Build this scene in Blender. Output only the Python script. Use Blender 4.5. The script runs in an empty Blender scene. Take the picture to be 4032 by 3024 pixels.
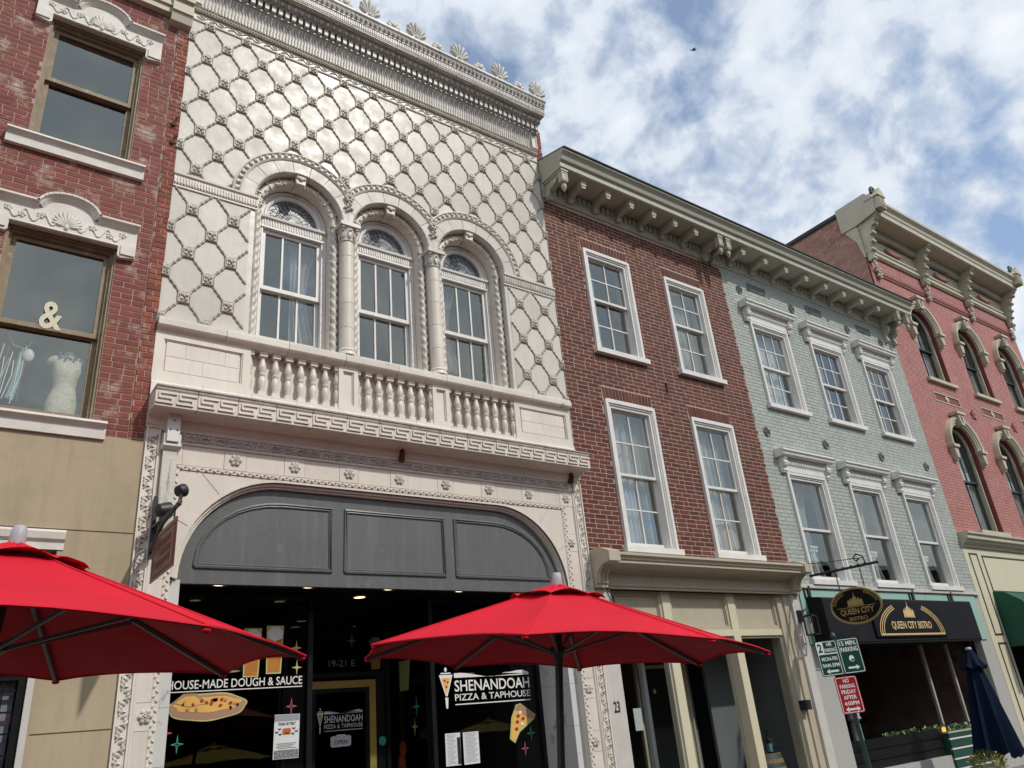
import bpy, bmesh, math, random
from mathutils import Vector, Matrix
from mathutils.geometry import tessellate_polygon
R = math.radians; PI = math.pi
rnd = random.Random(11)
SC = bpy.context.scene; COL = SC.collection

# ------------------------------------------------------------------ camera
CAM = Vector((0.0, -7.8, 1.65))
def cam_axes(yaw, pitch, roll):
    f = Vector((math.sin(yaw)*math.cos(pitch), math.cos(yaw)*math.cos(pitch), math.sin(pitch)))
    r = Vector((math.cos(yaw), -math.sin(yaw), 0)); u = r.cross(f)
    c, s = math.cos(roll), math.sin(roll)
    return r*c+u*s, u*c-r*s, f
cr, cu, cf = cam_axes(R(37.787), R(24.047), R(-5.547))
cd = bpy.data.cameras.new('camera'); cam = bpy.data.objects.new('camera', cd); COL.objects.link(cam)
cam.matrix_world = Matrix(((cr.x, cu.x, -cf.x, CAM.x), (cr.y, cu.y, -cf.y, CAM.y), (cr.z, cu.z, -cf.z, CAM.z), (0, 0, 0, 1)))
cd.sensor_width = 36; cd.lens = 27.07; cd.clip_start = 0.05; cd.clip_end = 2000
SC.camera = cam

# ------------------------------------------------------------------ world: blue sky with broken cloud
SUNV = Vector((0.43, -1.0, 1.10)).normalized()
W_ = bpy.data.worlds.new('World'); SC.world = W_; W_.use_nodes = True
nt = W_.node_tree; nt.nodes.clear()
def nd(t, k, **kw):
    n = t.nodes.new(k)
    for a, b in kw.items():
        if a.startswith('i_'): n.inputs[a[2:].replace('_', ' ')].default_value = b
        else: setattr(n, a, b)
    return n
def lk(t, a, b): t.links.new(a, b)
sky = nd(nt, 'ShaderNodeTexSky', sky_type='NISHITA', sun_disc=False)
sky.sun_elevation = math.asin(SUNV.z); sky.sun_rotation = math.atan2(SUNV.x, SUNV.y)
sky.air_density = 1.0; sky.dust_density = 0.6; sky.ozone_density = 1.6
tc = nd(nt, 'ShaderNodeTexCoord'); sx = nd(nt, 'ShaderNodeSeparateXYZ'); lk(nt, tc.outputs['Generated'], sx.inputs[0])
zz = nd(nt, 'ShaderNodeMath', operation='MAXIMUM'); zz.inputs[1].default_value = 0.02; lk(nt, sx.outputs[2], zz.inputs[0])
za = nd(nt, 'ShaderNodeMath', operation='ADD'); za.inputs[1].default_value = 0.75; lk(nt, zz.outputs[0], za.inputs[0])
dv = nd(nt, 'ShaderNodeVectorMath', operation='DIVIDE'); lk(nt, tc.outputs['Generated'], dv.inputs[0])
cz = nd(nt, 'ShaderNodeCombineXYZ')
for k in range(3): lk(nt, za.outputs[0], cz.inputs[k])
lk(nt, cz.outputs[0], dv.inputs[1])
mp = nd(nt, 'ShaderNodeMapping'); lk(nt, dv.outputs[0], mp.inputs[0])
mp.inputs['Location'].default_value = (3.1, 0.4, 0); mp.inputs['Scale'].default_value = (1, 1, 0.0)
n1 = nd(nt, 'ShaderNodeTexNoise'); n1.inputs['Scale'].default_value = 7.6; n1.inputs['Detail'].default_value = 7; n1.inputs['Roughness'].default_value = 0.56; n1.inputs['Distortion'].default_value = 0.25
n2 = nd(nt, 'ShaderNodeTexNoise'); n2.inputs['Scale'].default_value = 19.0; n2.inputs['Detail'].default_value = 5; n2.inputs['Roughness'].default_value = 0.55; n2.inputs['Distortion'].default_value = 0.3
n3 = nd(nt, 'ShaderNodeTexNoise'); n3.inputs['Scale'].default_value = 2.0; n3.inputs['Detail'].default_value = 3
for n in (n1, n2, n3): lk(nt, mp.outputs[0], n.inputs['Vector'])
def mth(t, op, a, b):
    n = nd(t, 'ShaderNodeMath', operation=op)
    for i, v in enumerate((a, b)):
        if isinstance(v, (int, float)): n.inputs[i].default_value = v
        else: lk(t, v, n.inputs[i])
    return n.outputs[0]
cov = mth(nt, 'ADD', mth(nt, 'MULTIPLY', n1.outputs['Fac'], 0.54), mth(nt, 'ADD', mth(nt, 'MULTIPLY', n2.outputs['Fac'], 0.34), mth(nt, 'MULTIPLY', n3.outputs['Fac'], 0.30)))
rp = nd(nt, 'ShaderNodeValToRGB'); rp.color_ramp.elements[0].position = 0.465; rp.color_ramp.elements[1].position = 0.575
rp.color_ramp.elements[0].color = (.22, .22, .22, 1); rp.color_ramp.elements[1].color = (1, 1, 1, 1); lk(nt, cov, rp.inputs[0])
cc = nd(nt, 'ShaderNodeValToRGB'); cc.color_ramp.elements[0].position = 0.48; cc.color_ramp.elements[1].position = 0.72
cc.color_ramp.elements[0].color = (3.3, 3.9, 4.75, 1); cc.color_ramp.elements[1].color = (6.1, 6.2, 6.3, 1); lk(nt, cov, cc.inputs[0])
mx = nd(nt, 'ShaderNodeMix', data_type='RGBA'); lk(nt, rp.outputs[0], mx.inputs[0]); lk(nt, sky.outputs[0], mx.inputs[6]); lk(nt, cc.outputs[0], mx.inputs[7])
bg = nd(nt, 'ShaderNodeBackground'); bg.inputs['Strength'].default_value = 0.145
lk(nt, mx.outputs[2], bg.inputs[0]); wo = nd(nt, 'ShaderNodeOutputWorld'); lk(nt, bg.outputs[0], wo.inputs[0])

sl = bpy.data.lights.new('sun', 'SUN'); sl.energy = 2.25; sl.angle = R(1.6); sl.color = (1.0, 0.94, 0.85)
so = bpy.data.objects.new('sun', sl); COL.objects.link(so); so.rotation_euler = (-SUNV).to_track_quat('-Z', 'Y').to_euler(); so.location = (20, -40, 45)
SC.view_settings.view_transform = 'Standard'; SC.view_settings.look = 'None'; SC.view_settings.exposure = 0.20; SC.view_settings.gamma = 1.0
SC.view_settings.use_curve_mapping = False
SC.render.engine = 'CYCLES'
SC.cycles.max_bounces = 6; SC.cycles.diffuse_bounces = 3; SC.cycles.glossy_bounces = 3; SC.cycles.transmission_bounces = 3; SC.cycles.transparent_max_bounces = 8; SC.cycles.caustics_reflective = False; SC.cycles.caustics_refractive = False

# ------------------------------------------------------------------ materials
MATS = {}
def mat(name, c1, c2=None, scale=3.0, rough=0.6, bump=0.0, bscale=60.0, rand=0.0, tint=0.0, c3=None, c3scale=2.0, c3lo=0.55, c3hi=0.7,
        streak=None, streak_amt=0.35, spec=0.5, metal=0.0, coat=0.0, rvar=0.0, big=0.0, zmask=None, bdist=0.01):
    m = bpy.data.materials.new(name); m.use_nodes = True; t = m.node_tree; b = t.nodes['Principled BSDF']
    g = nd(t, 'ShaderNodeNewGeometry'); pos = g.outputs['Position']
    c2 = c2 or tuple(v*0.85 for v in c1)
    n = nd(t, 'ShaderNodeTexNoise'); n.inputs['Scale'].default_value = scale; n.inputs['Detail'].default_value = 4; n.inputs['Roughness'].default_value = 0.62; lk(t, pos, n.inputs['Vector'])
    r = nd(t, 'ShaderNodeValToRGB'); r.color_ramp.elements[0].position = 0.34; r.color_ramp.elements[1].position = 0.68
    r.color_ramp.elements[0].color = (*c1, 1); r.color_ramp.elements[1].color = (*c2, 1); lk(t, n.outputs['Fac'], r.inputs[0])
    col = r.outputs[0]
    if tint or rand:
        if tint:
            at = nd(t, 'ShaderNodeAttribute', attribute_name='tint'); rv = at.outputs['Fac']; amt = tint
        else:
            oi = nd(t, 'ShaderNodeObjectInfo'); rv = oi.outputs['Random']; amt = rand
        v = mth(t, 'ADD', mth(t, 'MULTIPLY', rv, 2*amt), 1-amt)
        hs = nd(t, 'ShaderNodeHueSaturation'); lk(t, v, hs.inputs['Value']); lk(t, col, hs.inputs['Color'])
        hue = mth(t, 'ADD', mth(t, 'MULTIPLY', mth(t, 'FRACT', mth(t, 'MULTIPLY', rv, 7.31), 0), 0.03*min(1, amt*5)), 0.5-0.015*min(1, amt*5)); lk(t, hue, hs.inputs['Hue'])
        col = hs.outputs[0]
    def over(mask, c):
        nonlocal col
        x = nd(t, 'ShaderNodeMix', data_type='RGBA'); lk(t, mask, x.inputs[0]); lk(t, col, x.inputs[6]); x.inputs[7].default_value = (*c, 1); col = x.outputs[2]
    if c3:
        k = nd(t, 'ShaderNodeTexNoise'); k.inputs['Scale'].default_value = c3scale; k.inputs['Detail'].default_value = 5; k.inputs['Roughness'].default_value = 0.68; lk(t, pos, k.inputs['Vector'])
        q = nd(t, 'ShaderNodeMapRange'); q.inputs['From Min'].default_value = c3lo; q.inputs['From Max'].default_value = c3hi; lk(t, k.outputs['Fac'], q.inputs['Value'])
        over(q.outputs[0], c3)
    if streak:
        mpn = nd(t, 'ShaderNodeMapping'); mpn.inputs['Scale'].default_value = (9, 9, 0.7); lk(t, pos, mpn.inputs[0])
        k = nd(t, 'ShaderNodeTexNoise'); k.inputs['Scale'].default_value = 1.4; k.inputs['Detail'].default_value = 5; k.inputs['Roughness'].default_value = 0.7; lk(t, mpn.outputs[0], k.inputs['Vector'])
        q = nd(t, 'ShaderNodeMapRange'); q.inputs['From Min'].default_value = 0.5; q.inputs['From Max'].default_value = 0.75; q.inputs['To Max'].default_value = streak_amt; lk(t, k.outputs['Fac'], q.inputs['Value'])
        over(q.outputs[0], streak)
    lk(t, col, b.inputs['Base Color'])
    b.inputs['Roughness'].default_value = rough
    if rvar:
        k = nd(t, 'ShaderNodeTexNoise'); k.inputs['Scale'].default_value = 5; k.inputs['Detail'].default_value = 4; lk(t, pos, k.inputs['Vector'])
        q = nd(t, 'ShaderNodeMapRange'); q.inputs['From Min'].default_value = 0.3; q.inputs['From Max'].default_value = 0.7; q.inputs['To Min'].default_value = rough-rvar; q.inputs['To Max'].default_value = rough+rvar; lk(t, k.outputs['Fac'], q.inputs['Value']); lk(t, q.outputs[0], b.inputs['Roughness'])
    b.inputs['Specular IOR Level'].default_value = spec; b.inputs['Metallic'].default_value = metal; b.inputs['Coat Weight'].default_value = coat
    if bump:
        k = nd(t, 'ShaderNodeTexNoise'); k.inputs['Scale'].default_value = bscale; k.inputs['Detail'].default_value = 3; k.inputs['Roughness'].default_value = 0.6; lk(t, pos, k.inputs['Vector'])
        bp = nd(t, 'ShaderNodeBump'); bp.inputs['Strength'].default_value = bump; bp.inputs['Distance'].default_value = bdist; lk(t, k.outputs['Fac'], bp.inputs['Height'])
        if big:
            k2 = nd(t, 'ShaderNodeTexNoise'); k2.inputs['Scale'].default_value = 7; k2.inputs['Detail'].default_value = 3; lk(t, pos, k2.inputs['Vector'])
            b2 = nd(t, 'ShaderNodeBump'); b2.inputs['Strength'].default_value = big; b2.inputs['Distance'].default_value = 0.03; lk(t, k2.outputs['Fac'], b2.inputs['Height']); lk(t, b2.outputs[0], bp.inputs['Normal'])
        lk(t, bp.outputs[0], b.inputs['Normal'])
    MATS[name] = m; return m
def glass(name, refl=0.10, gain=0.9, tint=(0.86, 0.9, 0.9), rough=0.015, wav=0.12, wscale=3.0):
    m = bpy.data.materials.new(name); m.use_nodes = True; t = m.node_tree; t.nodes.clear()
    out = nd(t, 'ShaderNodeOutputMaterial'); tr = nd(t, 'ShaderNodeBsdfTransparent'); tr.inputs[0].default_value = (*tint, 1)
    gl = nd(t, 'ShaderNodeBsdfGlossy'); gl.inputs['Color'].default_value = (0.84, 0.90, 0.865, 1); gl.inputs['Roughness'].default_value = rough
    g = nd(t, 'ShaderNodeNewGeometry'); k = nd(t, 'ShaderNodeTexNoise'); k.inputs['Scale'].default_value = wscale; k.inputs['Detail'].default_value = 2; lk(t, g.outputs['Position'], k.inputs['Vector'])
    bp = nd(t, 'ShaderNodeBump'); bp.inputs['Strength'].default_value = wav; bp.inputs['Distance'].default_value = 0.02; lk(t, k.outputs['Fac'], bp.inputs['Height']); lk(t, bp.outputs[0], gl.inputs['Normal'])
    dt = nd(t, 'ShaderNodeVectorMath', operation='DOT_PRODUCT'); lk(t, g.outputs['Incoming'], dt.inputs[0]); lk(t, g.outputs['Normal'], dt.inputs[1])
    sch = mth(t, 'POWER', mth(t, 'SUBTRACT', 1.0, mth(t, 'ABSOLUTE', dt.outputs['Value'], 0)), 5.0)
    f = mth(t, 'MINIMUM', mth(t, 'ADD', mth(t, 'MULTIPLY', mth(t, 'ADD', mth(t, 'MULTIPLY', sch, .92), .08), gain), refl), 1.0)
    x = nd(t, 'ShaderNodeMixShader'); lk(t, f, x.inputs[0]); lk(t, tr.outputs[0], x.inputs[1]); lk(t, gl.outputs[0], x.inputs[2]); lk(t, x.outputs[0], out.inputs[0])
    MATS[name] = m; return m
def emis(name, c, s):
    m = bpy.data.materials.new(name); m.use_nodes = True; t = m.node_tree; t.nodes.clear()
    out = nd(t, 'ShaderNodeOutputMaterial'); e = nd(t, 'ShaderNodeEmission'); e.inputs[0].default_value = (*c, 1); e.inputs[1].default_value = s; lk(t, e.outputs[0], out.inputs[0]); MATS[name] = m; return m

mat('glaze', (.655, .63, .57), (.585, .56, .505), 2.2, rough=.36, bump=.05, bscale=16, rand=.08, streak=(.42, .40, .35), streak_amt=.30, big=.08, rvar=.12, spec=.17)
mat('glaze_strap', (.52, .475, .40), (.30, .265, .215), 34, rough=.5, bump=.2, bscale=60, c3=(.20, .165, .125), c3scale=26, c3lo=.58, c3hi=.72)
mat('glaze_plain', (.64, .615, .56), (.57, .545, .495), 2.5, rough=.36, bump=.15, bscale=30, rand=.04, streak=(.40, .37, .32), streak_amt=.35, big=.10, rvar=.08)
mat('glaze_relief', (.66, .635, .58), (.45, .415, .36), 7, rough=.40, bump=.2, bscale=60, c3=(.30, .24, .17), c3scale=9, c3lo=.60, c3hi=.78)
mat('glaze_boss', (.58, .54, .465), (.36, .32, .265), 26, rough=.42, bump=.2, bscale=60)
mat('glaze_grey', (.62, .60, .555), (.45, .43, .39), 4, rough=.42, bump=.2, bscale=50, streak=(.25, .24, .225), streak_amt=.5)
mat('glaze_rust', (.50, .47, .41), (.36, .31, .24), 11, rough=.5, bump=.3, bscale=60, c3=(.30, .19, .11), c3scale=5, c3lo=.56, c3hi=.74)
mat('glaze_cream', (.74, .69, .605), (.67, .615, .535), 2.5, rough=.42, bump=.15, bscale=40, rand=.05, streak=(.45, .40, .33), streak_amt=.28)
mat('glaze_stain', (.69, .65, .58), (.60, .555, .48), 3, rough=.48, bump=.2, bscale=50, rand=.06, c3=(.22, .18, .12), c3scale=4, c3lo=.60, c3hi=.80)
mat('cap_dirty', (.30, .28, .25), (.45, .42, .38), 14, rough=.7, bump=.4, bscale=60)
mat('marble', (.66, .66, .64), (.58, .59, .59), 1.5, rough=.35, c3=(.33, .35, .37), c3scale=5, c3lo=.60, c3hi=.66)
mat('white_paint', (.76, .75, .72), (.68, .67, .64), 5, rough=.42, bump=.12, bscale=40, streak=(.50, .49, .46), streak_amt=.25)
mat('white_worn', (.76, .73, .67), (.64, .605, .545), 6, rough=.6, bump=.3, bscale=60, c3=(.33, .27, .22), c3scale=16, c3lo=.66, c3hi=.74)
mat('peeling', (.66, .66, .60), (.56, .56, .50), 5, rough=.7, bump=.6, bscale=30, streak=(.10, .085, .07), streak_amt=.9)
mat('tan_wood', (.30, .235, .145), (.22, .165, .10), 8, rough=.6, bump=.35, bscale=60, c3=(.46, .40, .29), c3scale=14, c3lo=.58, c3hi=.70)
mat('stucco_tan', (.45, .37, .25), (.42, .34, .225), 1.6, rough=.85, bump=.12, bscale=160, streak=(.30, .24, .165), streak_amt=.45, c3=(.345, .28, .19), c3scale=.9, c3lo=.48, c3hi=.7)
mat('trim_tan', (.50, .45, .34), (.45, .405, .305), 3, rough=.5, bump=.08, bscale=50, streak=(.36, .32, .24), streak_amt=.3)
mat('trim_grey', (.44, .43, .355), (.395, .385, .31), 3, rough=.5, bump=.1, bscale=50, streak=(.30, .29, .23), streak_amt=.4)
mat('cream_paint', (.66, .62, .45), (.62, .58, .42), 2, rough=.5, bump=.06, bscale=40, streak=(.5, .46, .34), streak_amt=.25)
mat('cream_trim', (.52, .48, .365), (.45, .415, .315), 4, rough=.5, bump=.12, bscale=50, streak=(.38, .34, .25), streak_amt=.35)
mat('grey_panel', (.125, .132, .132), (.105, .112, .113), 3, rough=.38, bump=.14, bscale=50, streak=(.22, .225, .21), streak_amt=.40, c3=(.17, .175, .165), c3scale=6, c3lo=.6, c3hi=.8)
mat('near_black', (.007, .008, .009), (.011, .012, .013), 5, rough=.4, bump=.05, bscale=50, spec=.22)
mat('black_metal', (.014, .015, .017), (.022, .022, .024), 10, rough=.45, spec=.5)
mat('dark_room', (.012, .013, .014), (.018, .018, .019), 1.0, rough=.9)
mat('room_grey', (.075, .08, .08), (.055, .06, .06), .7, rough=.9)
mat('shop_grey', (.20, .21, .215), (.17, .18, .185), .8, rough=.8)
mat('curtain', (.68, .68, .65), (.54, .545, .52), 3, rough=.9)
mat('curtain_cream', (.40, .40, .37), (.30, .305, .28), 2.5, rough=.9)
mat('mortar_brown', (.52, .385, .31), (.43, .31, .245), 10, rough=.9, bump=.3, bscale=120)
for nm, kw in (('brick_brown', dict(rand=.30)), ('brick_brown_mass', dict(tint=.30))):
    mat(nm, (.128, .032, .018), (.088, .023, .014), 14, rough=.8, bump=.35, bscale=90, streak=(.055, .022, .016), streak_amt=.45, c3=(.20, .10, .07), c3scale=40, c3lo=.70, c3hi=.85, **kw)
mat('mortar_red', (.40, .26, .22), (.48, .35, .30), 9, rough=.9, bump=.4, bscale=100)
for nm, kw in (('brick_red', dict(rand=.16)), ('brick_red_mass', dict(tint=.16))):
    mat(nm, (.235, .058, .038), (.17, .046, .033), 10, rough=.75, bump=.5, bscale=80, c3=(.46, .37, .30), c3scale=3.4, c3lo=.535, c3hi=.68, **kw)
mat('brick_orange', (.31, .090, .050), (.20, .060, .042), 9, rough=.85, bump=.6, bscale=60, rand=.25, c3=(.42, .30, .21), c3scale=6, c3lo=.54, c3hi=.7)
mat('mortar_grey', (.31, .34, .315), (.27, .30, .28), 6, rough=.8, bump=.3, bscale=90)
for nm, kw in (('brick_grey', dict(rand=.07)), ('brick_grey_mass', dict(tint=.07))):
    mat(nm, (.41, .438, .405), (.38, .408, .378), 3, rough=.6, bump=.35, bscale=45, streak=(.27, .30, .28), streak_amt=.55, c3=(.46, .475, .45), c3scale=5, c3lo=.60, c3hi=.75, **kw)
mat('mortar_pink', (.38, .145, .122), (.33, .12, .10), 6, rough=.8)
for nm, kw in (('brick_pink', dict(rand=.08)), ('brick_pink_mass', dict(tint=.08))):
    mat(nm, (.455, .195, .168), (.415, .17, .148), 1.2, rough=.6, bump=.35, bscale=45, streak=(.52, .27, .23), streak_amt=.5, c3=(.34, .13, .11), c3scale=1.5, c3lo=.56, c3hi=.72, **kw)
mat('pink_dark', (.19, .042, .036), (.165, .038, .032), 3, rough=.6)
mat('brick_side', (.44, .27, .20), (.36, .20, .15), 2.5, rough=.85, bump=.3, bscale=60, rand=.13, c3=(.28, .08, .07), c3scale=1.1, c3lo=.53, c3hi=.64)
mat('brick_side_mass', (.44, .27, .20), (.36, .20, .15), 2.5, rough=.85, bump=.3, bscale=60, tint=.13, c3=(.28, .08, .07), c3scale=1.1, c3lo=.53, c3hi=.64)
mat('mortar_side', (.22, .16, .12), (.17, .12, .09), 6, rough=.9)
mat('brick_far', (.055, .026, .022), (.04, .02, .017), 3, rough=.9, spec=.1)
mat('roof_dark', (.05, .055, .06), (.04, .043, .047), 4, rough=.8)
mat('star_iron', (.15, .16, .15), (.11, .12, .115), 9, rough=.6)
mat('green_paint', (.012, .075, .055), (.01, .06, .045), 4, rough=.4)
mat('green_sash', (.02, .045, .042), (.016, .036, .033), 4, rough=.4)
mat('green_canvas', (.006, .085, .05), (.005, .07, .042), 3, rough=.75, bump=.2, bscale=200)
mat('teal', (.32, .52, .44), (.30, .49, .42), 2, rough=.45, spec=.5)
mat('granite', (.48, .48, .46), (.36, .36, .35), 60, rough=.6, bump=.2, bscale=120, streak=(.38, .36, .33), streak_amt=.3)
mat('stone_pale', (.60, .58, .55), (.52, .50, .47), 4, rough=.7, bump=.2, bscale=60, streak=(.42, .39, .35), streak_amt=.4)
mat('awning_black', (.010, .011, .014), (.014, .015, .018), 2.2, rough=.7, bump=.12, bscale=160, spec=.15)
mat('sign_black', (.006, .006, .009), (.008, .008, .011), 4, rough=.4, spec=.15)
mat('gold', (.78, .56, .27), (.70, .48, .21), 6, rough=.4, metal=.15)
mat('gold_dull', (.46, .34, .13), (.38, .28, .10), 6, rough=.45, metal=.1)
mat('navy', (.003, .009, .026), (.004, .012, .033), 5, rough=.8, bump=.2, bscale=180, spec=.12)
mat('red_canvas', (.66, .009, .030), (.54, .007, .024), 1.3, rough=.72, bump=.12, bscale=260, spec=.25, big=.10)
mat('yellow_canvas', (.62, .44, .03), (.56, .40, .03), 3, rough=.72, spec=.25)
mat('pole_dark', (.055, .045, .05), (.045, .038, .042), 6, rough=.45)
mat('rib_grey', (.18, .17, .17), (.15, .145, .145), 6, rough=.5)
mat('finial_grey', (.42, .44, .47), (.38, .40, .43), 6, rough=.5)
mat('maroon', (.085, .012, .016), (.11, .018, .02), 3, rough=.3)
mat('vinyl_white', (.80, .80, .79), (.78, .78, .77), 3, rough=.6)
mat('vinyl_grey', (.30, .31, .31), (.28, .29, .29), 3, rough=.6)
mat('vinyl_green', (.04, .42, .24), (.04, .40, .22), 3, rough=.6)
mat('vinyl_pink', (.55, .10, .16), (.52, .09, .15), 3, rough=.6)
mat('vinyl_lime', (.55, .52, .22), (.5, .47, .18), 3, rough=.6)
mat('vinyl_crust', (.42, .25, .16), (.38, .22, .14), 20, rough=.6)
mat('vinyl_cheese', (.80, .50, .12), (.75, .42, .08), 9, rough=.6)
mat('vinyl_red', (.40, .03, .02), (.35, .025, .02), 9, rough=.6)
mat('vinyl_beer', (.50, .20, .02), (.42, .15, .015), 8, rough=.6)
mat('vinyl_dark', (.015, .012, .010), (.02, .015, .012), 8, rough=.6)
mat('vinyl_teal', (.06, .36, .32), (.05, .33, .30), 8, rough=.6)
mat('paper', (.70, .72, .72), (.66, .69, .69), 8, rough=.7)
mat('paper_grey', (.33, .33, .38), (.30, .30, .35), 8, rough=.7)
mat('photo_print', (.05, .055, .06), (.38, .40, .41), 60, rough=.5)
mat('pumpkin', (.70, .16, .02), (.6, .11, .015), 20, rough=.6)
mat('yellow_frame', (.46, .33, .07), (.42, .30, .06), 5, rough=.4)
mat('sign_green', (.006, .060, .038), (.005, .05, .032), 4, rough=.35)
mat('sign_red', (.38, .010, .018), (.34, .009, .016), 4, rough=.35)
mat('sign_white', (.80, .81, .80), (.77, .78, .77), 5, rough=.4)
mat('galv_green', (.03, .075, .06), (.025, .06, .05), 5, rough=.4)
mat('brass', (.55, .38, .12), (.5, .34, .1), 5, rough=.25, metal=.9)
mat('barrel_wood', (.40, .25, .12), (.30, .18, .085), 7, rough=.6, bump=.3, bscale=50)
mat('hoop', (.16, .17, .17), (.12, .13, .13), 8, rough=.4, metal=.6)
mat('bottle', (.008, .018, .012), (.008, .018, .012), 3, rough=.08)
mat('bottle_label', (.10, .34, .40), (.09, .3, .36), 3, rough=.5)
mat('plaster_white', (.72, .72, .70), (.62, .62, .60), 6, rough=.6, bump=.2, bscale=40)
mat('torso', (.70, .65, .50), (.52, .47, .34), 9, rough=.55, bump=.7, bscale=26, c3=(.36, .31, .21), c3scale=26, c3lo=.55, c3hi=.66)
mat('ribbon', (.06, .12, .16), (.2, .3, .35), 30, rough=.3)
mat('teal_cloth', (.12, .40, .33), (.35, .5, .5), 10, rough=.7)
mat('cardboard', (.46, .32, .18), (.42, .29, .16), 4, rough=.8)
mat('leaf', (.05, .095, .025), (.09, .14, .03), 12, rough=.5, rand=.3)
mat('leaf_gold', (.20, .19, .03), (.13, .15, .03), 12, rough=.5)
mat('leaf_pale', (.16, .24, .12), (.08, .14, .06), 12, rough=.5)
mat('asphalt', (.055, .055, .057), (.042, .042, .044), 6, rough=.9, bump=.4, bscale=120)
mat('paving', (.22, .18, .155), (.17, .14, .12), 5, rough=.9, bump=.3, bscale=60)
mat('rust_iron', (.10, .035, .02), (.07, .028, .018), 20, rough=.8, bump=.3, bscale=60)
mat('lead_glass_dark', (.10, .115, .125), (.16, .175, .185), 9, rough=.22, spec=.8)
mat('lead_glass_green', (.12, .26, .19), (.16, .30, .22), 9, rough=.22, spec=.8)
mat('lead_came', (.05, .055, .06), (.04, .045, .05), 9, rough=.4)
glass('glass_sky', refl=.13, gain=1.0, wav=.10, wscale=1.4)
glass('glass_shop', refl=.003, gain=.30, tint=(.8, .84, .84), wav=.05, wscale=1.5)
glass('glass_far', refl=.09, gain=1.1, wav=.10)
emis('lamp_warm', (1.0, .80, .52), 3.0)
emis('lamp_dim', (1.0, .72, .45), .35)
emis('lamp_orange', (1.0, .45, .08), 1.3)

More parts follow.
